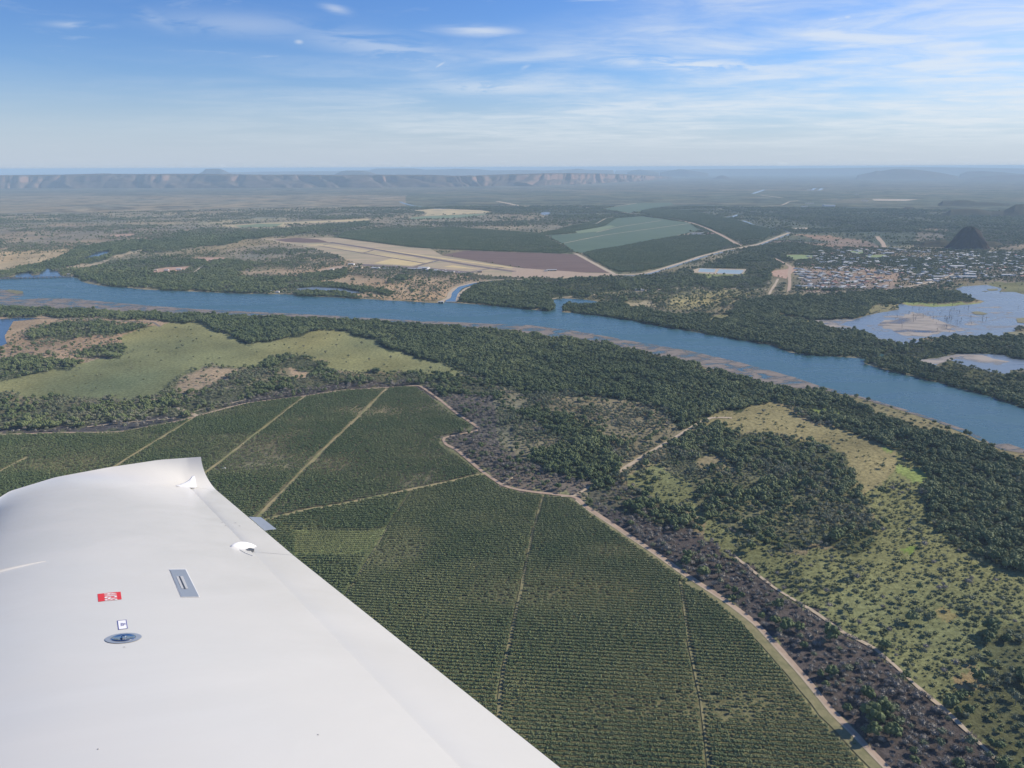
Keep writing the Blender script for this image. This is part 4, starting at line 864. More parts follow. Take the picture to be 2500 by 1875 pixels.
def scatter(name, key, var, P_, label, cat):
    """the mass beyond the individual trees: one object, points instanced with a tree mesh"""
    n = len(P_); me = bpy.data.meshes.new(name); me.vertices.add(n)
    me.vertices.foreach_set('co', np.c_[P_[:, :2], np.zeros(n)].astype('f').reshape(-1))
    for nm, arr in (('scl', P_[:, 2]), ('tint', P_[:, 3]), ('rot', rng.uniform(0, 6.28, n))):
        a = me.attributes.new(nm, 'FLOAT', 'POINT'); a.data.foreach_set('value', arr.astype('f'))
    o = link(name, me)
    src = bpy.data.objects.new(name+'_source', joined(name+'_source', *KIND[key][var])); 
    for mm in (KIND[key][var][0].materials[0], KIND[key][var][1].materials[0]): src.data.materials.append(mm)
    g = bpy.data.node_groups.new(name, 'GeometryNodeTree')
    g.interface.new_socket('Geometry', in_out='INPUT', socket_type='NodeSocketGeometry'); g.interface.new_socket('Geometry', in_out='OUTPUT', socket_type='NodeSocketGeometry')
    N = g.nodes; gi = N.new('NodeGroupInput'); go_ = N.new('NodeGroupOutput'); ip = N.new('GeometryNodeInstanceOnPoints'); oi = N.new('GeometryNodeObjectInfo')
    oi.inputs['Object'].default_value = src; oi.inputs['As Instance'].default_value = True; oi.transform_space = 'ORIGINAL'
    def attr(nm):
        q = N.new('GeometryNodeInputNamedAttribute'); q.data_type = 'FLOAT'; q.inputs['Name'].default_value = nm; return q.outputs['Attribute']
    cx_ = N.new('ShaderNodeCombineXYZ'); g.links.new(attr('rot'), cx_.inputs[2])
    g.links.new(gi.outputs[0], ip.inputs['Points']); g.links.new(oi.outputs['Geometry'], ip.inputs['Instance'])
    g.links.new(cx_.outputs[0], ip.inputs['Rotation']); g.links.new(attr('scl'), ip.inputs['Scale'])
    g.links.new(ip.outputs[0], go_.inputs[0])
    md = o.modifiers.new('scatter', 'NODES'); md.node_group = g
    tag(o, label, cat, kind='stuff'); return o
LAB = {'canopy_tree': ('dense dark green tree of the near riverside forest', 'tree', 'dense dark green trees nearest the camera', 'dense dark green forest of broad crowned trees along the river', 'forest'),
       'woodland_tree': ('grey green open crowned tree in the woodland and scrub', 'tree', 'grey green woodland trees nearest the camera', 'open grey green woodland spread over the plain', 'woodland'),
       'burnt_tree': ('thin grey scorched tree on the burnt dark ground', 'tree', 'scorched trees on the burnt ground', 'thin grey scorched trees over the burnt ground', 'burnt woodland'),
       'scrub_bush': ('low olive green bush on the grassy marsh beside the burnt strip', 'bush', 'bushes dotted over the grassy marsh', 'low olive green bushes covering the grassy marsh', 'scrub'),
       'plantation_tree': ('small green plantation tree in the rows nearest the aeroplane', 'tree', 'plantation trees in the nearest rows', 'plantation trees planted in long parallel rows', 'plantation')}
for key in KIND:
    P_ = PTS[key]; px, py = pix(P_[:, 0], P_[:, 1])
    vis = (px > -10) & (px < 2510) & (py < 1885) & ~inpoly(px, py, WING)
    d = np.sqrt(P_[:, 0]**2+P_[:, 1]**2+ALT**2)/P_[:, 2]; d[~vis] = 1e9
    order = np.argsort(d); first = order[:300]; rest = order[300:]
    nv = len(KIND[key]); L = LAB[key]; protos = []
    for i, j in enumerate(first):
        x, y, s, tn_ = P_[j]; k = i % nv
        if k >= len(protos):
            r_ = empty(key); c_ = bpy.data.objects.new('crown', KIND[key][k][0]); t_ = bpy.data.objects.new('trunk', KIND[key][k][1])
            COL.objects.link(c_); COL.objects.link(t_); c_.parent = r_; t_.parent = r_; protos.append((r_, c_, t_))
        else:
            a, b_, c0 = protos[k]; r_ = a.copy(); c_ = b_.copy(); t_ = c0.copy()
            for q in (r_, c_, t_): COL.objects.link(q)
            c_.parent = r_; t_.parent = r_
        r_.location = (x, y, 0); r_.scale = (s,)*3; r_.rotation_euler = (0, 0, rng.uniform(0, 6.28)); c_['tint'] = float(tn_)
        tag(r_, L[0], L[1], L[2])
    for k in range(nv):
        scatter({'canopy_tree': 'forest', 'woodland_tree': 'woodland', 'burnt_tree': 'burnt_woodland', 'scrub_bush': 'scrub', 'plantation_tree': 'plantation'}[key], key, k, P_[rest[k::nv]], L[3], L[4])
print('trees', {k: len(v) for k, v in PTS.items()})

# ---------------------------------------------------------------- buildings
def plain(name, c, rough=.6, metal=0.):
    m, t, b = mat(name, c, rough, metal)
    n = t.noise(t.a('ShaderNodeTexCoord').outputs['Object'], 1.2, 4.); t.put(b.inputs['Base Color'], t.mix(t.ramp(n, .3, .7), tuple(v_*.86 for v_ in c[:3])+(1,), c))
    M[name] = m; return m
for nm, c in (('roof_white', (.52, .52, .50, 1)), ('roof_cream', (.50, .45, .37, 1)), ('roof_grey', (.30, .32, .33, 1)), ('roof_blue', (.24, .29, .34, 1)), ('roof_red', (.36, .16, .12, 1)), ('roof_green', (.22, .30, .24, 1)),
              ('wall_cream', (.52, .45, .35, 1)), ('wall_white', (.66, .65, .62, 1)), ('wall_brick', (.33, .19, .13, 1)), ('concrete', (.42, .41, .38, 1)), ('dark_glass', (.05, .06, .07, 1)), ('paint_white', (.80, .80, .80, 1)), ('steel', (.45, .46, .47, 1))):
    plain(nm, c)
def boxv(x0, x1, y0, y1, z0, z1):
    V = [(x0, y0, z0), (x1, y0, z0), (x1, y1, z0), (x0, y1, z0), (x0, y0, z1), (x1, y0, z1), (x1, y1, z1), (x0, y1, z1)]
    return V, [(0, 3, 2, 1), (4, 5, 6, 7), (0, 1, 5, 4), (1, 2, 6, 5), (2, 3, 7, 6), (3, 0, 4, 7)]
def gable(L, Wd, h, rh, ov=.6):
    """roof mesh"""
    a, b_ = L/2+ov, Wd/2+ov
    V = [(-a, -b_, h-.15), (a, -b_, h-.15), (a, b_, h-.15), (-a, b_, h-.15), (-a, 0, h+rh), (a, 0, h+rh)]
    return V, [(0, 1, 5, 4), (2, 3, 4, 5), (0, 4, 3), (1, 2, 5), (0, 3, 2, 1)]
def hip(L, Wd, h, rh, ov=.7):
    a, b_ = L/2+ov, Wd/2+ov; r_ = max(0, a-b_)
    V = [(-a, -b_, h-.1), (a, -b_, h-.1), (a, b_, h-.1), (-a, b_, h-.1), (-r_, 0, h+rh), (r_, 0, h+rh)]
    return V, [(0, 1, 5, 4), (2, 3, 4, 5), (0, 4, 3), (1, 2, 5), (0, 3, 2, 1)]
def merge(parts):
    V = []; Fs = []; mi = []
    for (v_, f_), k in parts:
        b0 = len(V); V += v_; Fs += [tuple(b0+i for i in f) for f in f_]; mi += [k]*len(f_)
    return V, Fs, mi
HM = []
for k, (L, Wd, rf, wl_, kind_, desc) in enumerate(((20, 12, 'roof_white', 'wall_cream', hip, 'white roofed'), (17, 11, 'roof_grey', 'wall_brick', hip, 'grey roofed'), (22, 10, 'roof_cream', 'wall_cream', gable, 'cream roofed'),
        (18, 12, 'roof_blue', 'wall_white', hip, 'blue grey roofed'), (24, 12, 'roof_white', 'wall_white', gable, 'long white roofed'), (16, 11, 'roof_red', 'wall_cream', hip, 'red roofed'), (26, 14, 'roof_grey', 'wall_cream', gable, 'long grey roofed'))):
    V, Fs, mi = merge([(boxv(-L/2, L/2, -Wd/2, Wd/2, -.2, 3.), 0), (kind_(L, Wd, 3.05, 2.2), 1), (boxv(-L/4, L/4, -Wd/2-3, -Wd/2-.1, 2.5, 2.7), 1)])
    me = mesh('house', V, Fs, mi=mi); me.materials.append(M[wl_]); me.materials.append(M[rf]); HM.append((me, desc))
tpoly = town; placed = []
def tryhouse(n, poly, wts, where, sep=26):
    tries = 0; cnt = 0
    xs = [p[0] for p in poly]; ys = [p[1] for p in poly]
    while cnt < n and tries < n*40:
        tries += 1
        px = random.uniform(min(xs), max(xs)); py = random.uniform(min(ys), max(ys))
        if not inpoly(np.array([px]), np.array([py]), poly)[0] or px > 2520: continue
        x, y = (float(q) for q in gp(px, py))
        if abs((x*.94+y*.34) % 62-31) < 6: continue                      # keep the street lines open
        # even over the ground, not over the picture
        if random.random() > (y/4800)**3: continue
        if any(abs(x-a)+abs(y-b_) < sep for a, b_ in placed): continue
        placed.append((x, y)); k = random.choices(range(7), wts)[0]; me, desc = HM[k]
        o = bpy.data.objects.new('house', me); COL.objects.link(o); o.location = (x, y, .6); o.rotation_euler = (0, 0, R(20)+random.choice((0, 0, math.pi/2))+random.uniform(-.08, .08)); s = random.uniform(.85, 1.15); o.scale = (s, s, 1)
        tag(o, desc+' house '+where, 'house', desc+' houses '+where); cnt += 1
tryhouse(95, [(1940, 657), (2060, 652), (2170, 668), (2185, 704), (2010, 708), (1942, 700)], (5, 3, 3, 2, 4, 2, 2), 'among bare streets at the near left edge of town')
tryhouse(200, [(1990, 612), (2180, 606), (2310, 614), (2510, 618), (2510, 686), (2400, 680), (2345, 686), (2240, 695), (2185, 668), (2060, 650), (1990, 640)], (6, 3, 2, 3, 5, 1, 3), 'among the trees in the middle of town')
# the houses beyond the first three hundred: one object
V = []; Fs = []; mi = []; slot = {}
hp_ = [(1990, 612), (2180, 606), (2310, 614), (2510, 618), (2510, 686), (2400, 680), (2345, 686), (2240, 695), (2185, 704), (2010, 708), (1942, 700), (1940, 657)]
nn_ = 0; tr = 0
while nn_ < 150 and tr < 20000:
    tr += 1; px, py = random.uniform(1940, 2510), random.uniform(598, 708)
    inn = inpoly(np.array([px]), np.array([py]), hp_)[0]
    if not inn and not (px > 2380 and py < 612 and random.random() < .25): continue
    x, y = (float(q) for q in gp(px, py))
    if abs((x*.94+y*.34) % 62-31) < 6 or random.random() > (y/5200)**2 or any(abs(x-a)+abs(y-b_) < 17 for a, b_ in placed): continue
    placed.append((x, y)); me, _d = HM[random.choice((0, 0, 1, 2, 3, 4, 4, 5, 6))]; a = R(20)+random.choice((0, math.pi/2)); ca, sa = math.cos(a), math.sin(a); b0 = len(V)
    V += [(x+v_.co.x*ca-v_.co.y*sa, y+v_.co.x*sa+v_.co.y*ca, v_.co.z+.5) for v_ in me.vertices]
    for p_ in me.polygons:
        Fs.append([b0+i for i in p_.vertices]); mi.append(slot.setdefault(me.materials[p_.material_index].name, len(slot)))
    nn_ += 1
hs = mesh('town_houses', V, Fs, mi=mi); tag(link('town_houses', hs, [bpy.data.materials[q] for q in slot]), 'the smaller and farther houses scattered among the town trees', 'houses', kind='stuff')
def building(name, cat, label, px, py, L, Wd, h, rh, rf, wl_, rz=0., roof=gable, doors=0):
    x, y = (float(q) for q in gp(px, py)); r_ = empty(name, (x, y, .45), rz); tag(r_, label, cat)
    v_, f_ = boxv(-L/2, L/2, -Wd/2, Wd/2, -.3, h); link('wall', mesh('wall', v_, f_), [M[wl_]], r_)
    v_, f_ = roof(L, Wd, h+.05, rh); link('roof', mesh('roof', v_, f_), [M[rf]], r_)
    for k in range(doors):
        c = -L/2+(k+.5)*L/doors; v_, f_ = boxv(c-L/doors*.32, c+L/doors*.32, -Wd/2-.06, -Wd/2-.005, 0, h*.75); link('door', mesh('door', v_, f_), [M['dark_glass']], r_)
    return r_
LL = lambda x, y: L_([(x, y)])[0]
b = [('hangar', 'hangar', 'large white hangar in the middle of the airfield apron row', *LL(1480, 400), 46, 30, 8, 3, 'roof_white', 'wall_white', -.35, gable, 2),
 ('hangar', 'hangar', 'long low white terminal shed left of the large white hangar', *LL(1405, 403), 60, 16, 5, 2, 'roof_white', 'wall_cream', -.3, gable, 4),
 ('hangar', 'hangar', 'grey roofed hangar just right of the large white hangar', *LL(1525, 415), 34, 20, 6, 2.5, 'roof_grey', 'wall_white', -.35, gable, 2),
 ('hangar', 'hangar', 'small square white hangar standing apart right of the hangar row', *LL(1580, 418), 17, 16, 6, 3, 'roof_white', 'paint_white', -.3, gable, 1),
 ('shed', 'shed', 'wide white shed with cars beside it near the right end of the apron', *LL(1690, 431), 44, 16, 5, 2, 'roof_white', 'wall_cream', -.2, gable, 3),
 ('shed', 'shed', 'small cream shed at the far right end of the airfield buildings', *LL(1805, 434), 16, 10, 4, 1.5, 'roof_cream', 'wall_cream', -.2, gable, 1),
 ('shed', 'shed', 'pale shed among red soil at the right of the apron', *LL(1945, 425), 20, 12, 5, 2, 'roof_cream', 'wall_brick', -.1, gable, 1),
 ('hangar', 'hangar', 'white hangar behind trees left of the apron', *LL(1080, 398), 34, 20, 6, 3, 'roof_white', 'paint_white', -.2, gable, 1),
 ('hangar', 'hangar', 'cream hangar on the left airfield edge beside bare soil', *LL(940, 388), 30, 18, 5, 2, 'roof_cream', 'wall_cream', -.2, gable, 1),
 ('shed', 'shed', 'white shed at the corner of the dry airfield grass', *LL(878, 364), 26, 16, 6, 2, 'roof_white', 'paint_white', -.1, gable, 1),
 ('shed', 'shed', 'grey shed between the two left hangars', *LL(1165, 400), 24, 14, 4, 2, 'roof_grey', 'wall_white', -.2, gable, 1),
 ('house', 'house', 'lone pale house on the dry plain left of the airfield', *LL(362, 333), 26, 12, 4, 2, 'roof_cream', 'wall_cream', .1, hip, 0),
 ('shed', 'shed', 'small white shed on red soil left of the airfield', *LL(715, 405), 14, 10, 4, 1.5, 'roof_white', 'paint_white', 0, gable, 0),
 ('house', 'house', 'white riverside house beside the small jetties', *LL(265, 593), 12, 9, 4, 2.5, 'roof_cream', 'paint_white', 0, hip, 0),
 ('house', 'house', 'grey riverside house left of the white one by the jetties', *LL(195, 588), 20, 9, 4, 2, 'roof_grey', 'wall_cream', .05, hip, 0),
 ('pump_house', 'building', 'white flat pump house standing in the river at the canal mouth', *LL(1622, 680), 18, 9, 5, .5, 'roof_white', 'concrete', -.1, gable, 2),
 ('shed', 'shed', 'long white roofed farm shed at the edge of the ploughed field', *PQ([(305, 573)])[0], 44, 12, 4, 2, 'roof_white', 'wall_brick', -.05, gable, 3),
 ('shed', 'shed', 'small cream farm shed beside the tree on the ploughed field', *PQ([(262, 576)])[0], 14, 10, 4, 2, 'roof_cream', 'wall_white', 0, gable, 0),
 ('house', 'house', 'white house with trees beside the road north of the river creek', *PQ([(972, 723)])[0], 26, 12, 4, 2, 'roof_white', 'paint_white', 0, gable, 0),
 ('shed', 'shed', 'small grey shed right of the white house by the creek road', *PQ([(1012, 727)])[0], 12, 8, 3.5, 1, 'roof_grey', 'wall_white', 0, gable, 0),
 ('shed', 'shed', 'long white packing shed at the corner of the green crop fields', *PQ([(1432, 290)])[0], 90, 26, 7, 2, 'roof_white', 'wall_white', -.05, gable, 0),
 ('shed', 'shed', 'red brown packing shed right of the long white one', *PQ([(1520, 290)])[0], 60, 22, 6, 2, 'roof_red', 'wall_cream', -.05, gable, 0),
 ('shed', 'shed', 'grey packing shed behind the long white one', *PQ([(1385, 297)])[0], 36, 16, 5, 2, 'roof_grey', 'wall_white', -.05, gable, 0),
 ('warehouse', 'warehouse', 'very large white roofed warehouse in the right part of town', *N_([(1650, 316)])[0], 62, 30, 7, 2, 'roof_white', 'wall_cream', 0, gable, 0),
 ('warehouse', 'warehouse', 'large white shop roof beside the dirt lot near the lagoon', *N_([(1735, 403)])[0], 66, 24, 7, 2, 'roof_white', 'wall_white', -.1, gable, 0),
 ('warehouse', 'warehouse', 'white roofed store just behind the large white shop near the lagoon', *N_([(1760, 380)])[0], 40, 18, 6, 2, 'roof_white', 'wall_white', -.1, gable, 0),
 ('warehouse', 'warehouse', 'pair like white store left of the dirt lot in town', *N_([(1500, 400)])[0], 44, 16, 5, 2, 'roof_white', 'wall_cream', 0, gable, 0),
 ('warehouse', 'warehouse', 'long white school roof beside the right town lawn', *N_([(1090, 203)])[0], 44, 16, 6, 2, 'roof_white', 'wall_white', 0, gable, 0),
 ('warehouse', 'warehouse', 'long grey shed at the left edge of town beside the red dirt road', *N_([(380, 352)])[0], 50, 14, 6, 2, 'roof_cream', 'wall_cream', 0, gable, 0),
 ('warehouse', 'warehouse', 'white store at the far right of town above the lagoon', *N_([(2060, 385)])[0], 40, 16, 5, 2, 'roof_white', 'wall_white', 0, gable, 0),
 ('warehouse', 'warehouse', 'bright white industrial shed alone on the far plain', *U_([(706, 327)])[0], 120, 60, 12, 3, 'roof_white', 'paint_white', 0, gable, 0),
 ('house', 'house', 'pale building with red soil yard above the dam woods', *K_([(1400, 225)])[0], 16, 10, 4, 2, 'roof_cream', 'wall_cream', .2, hip, 0),
 ('shed', 'shed', 'cream shed on the red soil yard above the dam woods', *K_([(1500, 222)])[0], 18, 9, 4, 2, 'roof_cream', 'paint_white', .2, gable, 0),
 ('shed', 'shed', 'white shed at the right end of the red soil yard', *K_([(1610, 215)])[0], 20, 9, 4, 2, 'roof_white', 'paint_white', .2, gable, 0),
 ('house', 'house', 'long white riverside cottage between trees right of the dam', *K_([(1190, 356)])[0], 14, 8, 4, 2, 'roof_cream', 'paint_white', 0, hip, 0),
 ('house', 'house', 'white riverside cottage left of the long one right of the dam', *K_([(1150, 352)])[0], 12, 8, 4, 2, 'roof_white', 'paint_white', .3, hip, 0),
 ('boat_shed', 'boat shed', 'small bright white boat shed on the bank under dark trees', *K_([(1320, 372)])[0], 7, 6, 3.5, 2, 'roof_white', 'paint_white', 0, gable, 1),
 ('gatehouse', 'building', 'small white gatehouse on the right end of the dam', *K_([(622, 264)])[0], 12, 8, 5, 1, 'roof_white', 'concrete', 0, gable, 0),
 ('house', 'house', 'white house among trees on the river point left of the creek mouth', *B_([(968, 873)])[0], 9, 7, 3.5, 2, 'roof_white', 'paint_white', 0, hip, 0),
 ('house', 'house', 'cream house in the trees near the tip of the river point', *B_([(1120, 880)])[0], 9, 7, 3.5, 2, 'roof_cream', 'wall_cream', .2, hip, 0),
 ('house', 'house', 'small white house in the woods above the canal road', *PQ([(1748, 447)])[0], 16, 9, 4, 2, 'roof_white', 'paint_white', 0, hip, 0),
 ('shed', 'shed', 'white box shed in the plantation just right of the wing tip', 547, 1145, 4.2, 2.2, 1.5, .15, 'roof_white', 'paint_white', 0, gable, 0),
 ('shed', 'shed', 'white box shed in the plantation above the wing flap', 592, 1205, 3.8, 2.2, 1.5, .15, 'roof_white', 'paint_white', 0, gable, 0)]
for q in b: building(*q)
for k, (x_, y_, w_, lb) in enumerate(((560, 203, 90, 'white shed on the distant fields left of the bright channel'), (920, 240, 50, 'small pale shed on the distant plain above the bare strip'), (985, 287, 70, 'pale shed at the left end of the distant bare strip'), (560, 308, 90, 'pale shed among distant trees left of the bright industrial shed'), (520, 332, 60, 'low pale shed just below the distant tree line'))):
    q = U_([(x_, y_)])[0]
    building('shed', 'shed', lb, q[0], q[1], w_, 30, 7, 2, 'roof_cream', 'wall_white')
# dam: deck, piers and gates
(x0, y0), (x1, y1) = [tuple(float(q) for q in gp(*p_)) for p_ in (K_([(-40, 300)])[0], K_([(648, 284)])[0])]
L = math.hypot(x1-x0, y1-y0); dm = empty('dam', (x0, y0, 0), math.atan2(y1-y0, x1-x0)); tag(dm, 'long low concrete river dam with a row of gates and piers', 'dam')
v_, f_ = boxv(0, L, -2.5, 3.5, 4.6, 5.7); link('deck', mesh('deck', v_, f_), [M['concrete']], dm)
for k in range(19):
    c = L*k/18; v_, f_ = boxv(c-1.3, c+1.3, -4.5, 5, -1, 4.59); link('pier', mesh('pier', v_, f_), [M['concrete']], dm)
    if k < 18: v_, f_ = boxv(c+1.32, c+L/18-1.32, -1.5, -1, -1, 2.2); link('gate', mesh('gate', v_, f_), [M['steel']], dm)
v_, f_ = boxv(0, L, -2.45, -2.35, 5.72, 6.7); link('railing', mesh('railing', v_, f_), [M['steel']], dm)
# headworks beside the pump house
x, y = (float(q) for q in gp(*L_([(1706, 674)])[0])); hw_ = empty('headworks', (x, y, 0), -.05); tag(hw_, 'low concrete gate bridge across the canal mouth', 'weir')
v_, f_ = boxv(-18, 18, -2, 2, 2.4, 3); link('deck', mesh('deck', v_, f_), [M['concrete']], hw_)
for k in range(7): v_, f_ = boxv(-18+k*5.9, -17.2+k*5.9, -3, 3, -.5, 2.39); link('pier', mesh('pier', v_, f_), [M['concrete']], hw_)
for k, (q, lb) in enumerate((((330, 607), 'short pale wooden jetty left of the pair by the riverside houses'), ((372, 605), 'longer pale jetty right of the pair by the riverside houses'))):
    x, y = (float(z_) for z_ in gp(*L_([q])[0])); j_ = empty('jetty', (x, y, .3), .5); tag(j_, lb, 'jetty')
    v_, f_ = boxv(-6-k*2, 6+k*2, -1, 1, .7, .95); link('deck', mesh('deck', v_, f_), [M['wall_cream']], j_)
    for i in range(4):
        for s in (-1, 1): v_, f_ = boxv(-5+i*3.2, -4.7+i*3.2, s*.8-.15, s*.8+.15, -.6, .69); link('post', mesh('post', v_, f_), [M['bark']], j_)
# parked light aeroplanes
def aeroplane_meshes():
    V, Fs = [], []
    for i, (yy, r_) in enumerate(((-4, .15), (-3.6, .5), (-2, .7), (0, .75), (2, .45), (4, .18))):
        for k in range(8): a = k*math.pi/4; V.append((math.cos(a)*r_, yy, 1.3+math.sin(a)*r_))
    for i in range(5):
        for k in range(8): a, b_ = i*8+k, i*8+(k+1) % 8; Fs.append((a, b_, b_+8, a+8))
    Fs += [tuple(range(8))[::-1], tuple(range(40, 48))]
    fus = mesh('fuselage', V, Fs); wg = mesh('wing', [(-5.5, -.7, 1.9), (5.5, -.7, 1.9), (5.5, .5, 1.9), (-5.5, .8, 1.9), (-5.5, -.7, 2.05), (5.5, -.7, 2.05), (5.5, .5, 2.0), (-5.5, .8, 2.0)], boxv(0, 1, 0, 1, 0, 1)[1])
    v_, f_ = boxv(-.08, .08, 3, 4.2, 1.4, 3.1); fin = mesh('fin', v_, f_); v_, f_ = boxv(-1.7, 1.7, 3.2, 4.1, 1.4, 1.5); st = mesh('tailplane', v_, f_)
    V, Fs = [], []
    for (a, b_) in ((-1, .3), (1, .3), (0, -3)): q, f_ = boxv(a-.15, a+.15, b_-.3, b_+.3, 0, .9); n = len(V); V += q; Fs += [tuple(n+i for i in f) for f in f_]
    ge = mesh('undercarriage', V, Fs)
    for m_ in (fus, wg, fin, st): m_.materials.append(M['paint_white'])
    ge.materials.append(M['steel']); return (fus, wg, fin, st, ge)
AM = aeroplane_meshes()
for k, (q, rz) in enumerate((((1228, 371), .4), ((1252, 373), .5), ((1275, 374), .3), ((1612, 410), 2.), ((1640, 412), 2.2), ((1662, 408), 1.9), ((1735, 420), 2.), ((1775, 424), 2.3), ((1560, 340), 1.1))):
    x, y = (float(z_) for z_ in gp(*L_([q])[0])); r_ = empty('aeroplane', (x, y, .7), rz)
    tag(r_, 'tiny white light aeroplane parked on the airfield apron' if k < 8 else 'tiny white aeroplane on the taxiway beside the yellow grass', 'aeroplane', 'light aeroplanes parked on the apron' if k < 8 else None)
    for m_ in AM: o = bpy.data.objects.new(m_.name.split('.')[0], m_); COL.objects.link(o); o.parent = r_
# drowned dead trees standing in the lagoon
SN = [trunkmesh('dead_tree', .35, 9, 5, 2.2, 300+k, True) for k in range(3)]
for s in SN: s.materials.append(M['burnt_bark'])
for k in range(70):
    px = random.gauss(1500, 260); py = random.gauss(740, 60)
    if k % 3 == 0: px, py = random.uniform(1550, 1780), random.uniform(660, 800)
    q = N_([(px, py)])[0]
    if not inpoly(np.array([q[0]]), np.array([q[1]]), lagoon)[0]: continue
    x, y = (float(z_) for z_ in gp(*q)); o = bpy.data.objects.new('dead_tree', SN[k % 3]); COL.objects.link(o); o.location = (x, y, 0); o.rotation_euler = (0, 0, random.uniform(0, 6)); o.scale = (random.uniform(.7, 1.5),)*3
    tag(o, 'bare dead tree standing in the shallow lagoon', 'dead tree', 'drowned dead trees in the lagoon')
# single big trees
def feature(q, s, kd, label, crop=G_):
    x, y = (float(z_) for z_ in gp(*crop([q])[0])); k = 0 if kd != 'canopy_tree' else (abs(int(q[0])) % 4)
    r_ = empty(kd, (x, y, 0), q[0]); r_.scale = (s, s, s*.92); tag(r_, label, 'tree')
    c_ = link('crown', KIND[kd][k][0], (), r_); link('trunk', KIND[kd][k][1], (), r_); c_['tint'] = .15
for q, s, lb in (((1050, 900), 2.0, 'big broad dark green tree on the burnt strip beside the pale track'), ((1060, 1110), 1.25, 'single round green tree low on the burnt strip with a long shadow'), ((780, 830), 1.5, 'dark green tree beside the red dirt track at the bend'), ((720, 800), 1.1, 'small dark tree left of the one at the bend of the dirt track'),
        ((860, 840), 1.2, 'olive green tree right of the one at the bend of the dirt track'), ((1290, 1400), 2.2, 'huge dark green tree low on the burnt strip near the picture bottom'), ((1370, 1350), 1.8, 'large olive green tree behind the huge one on the burnt strip'), ((1310, 1480), 1.5, 'bright edged green tree below the huge one on the burnt strip'), ((1420, 1470), 1.4, 'green tree at the lower right of the huge one on the burnt strip'),
        ((190, 410), 1.4, 'round grey green tree at the upper end of the burnt strip beside the track'), ((430, 595), .8, 'small dark tree with a shadow in the middle of the burnt strip'), ((990, 1120), .9, 'small dark tree left of the single round tree'), ((1380, 950), 1.2, 'dark tree touching the pale track on the marsh side'),
        ((2010, 850), 1.8, 'large dark tree on the marsh at the right picture edge'), ((1930, 1150), 1.5, 'dark tree beside the brown patch on the right marsh'), ((1760, 1290), 1.3, 'dark tree at the lower end of the pale track')):
    feature(q, s, 'canopy_tree', lb)
feature((1950, 755), .0+1.1, 'canopy_tree', 'lone dark bush on the yellow marsh near the forest edge', F_) if 0 else feature((1530, 765), .9, 'canopy_tree', 'lone upright dark tree on the yellow marsh', F_)

# ---------------------------------------------------------------- the aeroplane wing
# local axes: x aft along the chord, y out along the span, z up; the eye is HW above the wing plane at x=y=0
HW = .75
def v3(*a): return np.array(a, float)
dsp = v3((200-1250)/F, -(918-937.5)/F, -1); dsp /= np.linalg.norm(dsp)
dch = v3((4530-1250)/F, -(1250-937.5)/F, -1); dch -= dsp*dch.dot(dsp); dch /= np.linalg.norm(dch)
dn_ = np.cross(dch, dsp)
def wpix(px, py, z=0.):
    r_ = v3((px-1250)/F, -(py-937.5)/F, -1); t_ = (z-HW)/r_.dot(dn_); Pc = r_*t_; return Pc.dot(dch), Pc.dot(dsp)
FR = Matrix(((dch[0], dsp[0], dn_[0], -HW*dn_[0]), (dch[1], dsp[1], dn_[1], -HW*dn_[1]), (dch[2], dsp[2], dn_[2], -HW*dn_[2]), (0, 0, 0, 1)))
XL, XT, XH, SA, SB = -.40, .925, .735, 3.62, 5.97       # leading edge, trailing edge, hinge line, aileron inner and outer ends
CH = XT-XL
def yt(t): return 5*.19*CH*(.2969*np.sqrt(t)-.126*t-.3516*t*t+.2843*t**3-.1036*t**4)
def zmid(t): return -.138+.131*t
def zu(t): return zmid(t)+yt(t)
def zl(t): return zmid(t)-yt(t)*.62
wing = bpy.data.objects.new('aeroplane_wing', None); COL.objects.link(wing); wing.matrix_world = CM @ FR
tag(wing, 'white glossy low aeroplane wing with upturned tip seen from the cabin', 'wing')
m, t, b_ = mat('wing_paint', rgb(.78, .785, .79), .32, spec=.5)
oc = t.a('ShaderNodeTexCoord').outputs['Object']
t.put(b_.inputs['Base Color'], t.mix(t.ramp(t.noise(oc, 1.3, 6., .7, 1.), .35, .75), rgb(.58, .565, .525), rgb(.61, .595, .555)))
t.put(b_.inputs['Roughness'], t.ramp(t.noise(oc, 2.2, 5., .7), .3, .7, .30, .46)); M['wing'] = m
b_.inputs['Coat Weight'].default_value = .3; b_.inputs['Coat Roughness'].default_value = .15
plain('alloy', (.50, .53, .56, 1), .38, .6); plain('gap_grey', (.42, .42, .42, 1), .8); plain('dark_metal', (.12, .13, .15, 1), .4, .7); plain('decal_red', (.66, .035, .04, 1), .45); plain('decal_white', (.82, .82, .82, 1), .45); plain('decal_blue', (.07, .07, .33, 1), .45)
m, t, b_ = mat('polished', rgb(.52, .53, .54), .2, 1.); M['polished'] = m
tt = .5*(1-np.cos(np.linspace(0, math.pi, 61))); tt = np.unique(np.r_[tt[tt < (XH-XL)/CH-.005], (XH-XL)/CH])
def lerp(a, b_, u): return a+(b_-a)*u
tipE = [(-.41, 5.55, -.075), (-.40, 5.72, -.055), (-.345, 5.90, -.025), (-.10, 6.13, .045), (.22, 6.20, .115), (.55, 6.22, .178), (.735, 6.215, .20), (.83, 6.20, .212)]
tE = [0, .05, .12, .33, .55, .76, (XH-XL)/CH+.03, 1.]
def tip_at(t_): return v3(*[float(np.interp(t_, tE, [p_[k] for p_ in tipE])) for k in range(3)])
def base_s(t_): return 5.25+.72*min(1, t_/.857)
def surf(t_, upper=True):
    z_ = zu(t_) if upper else zl(t_)
    return v3(XL+CH*t_, base_s(t_), float(z_))
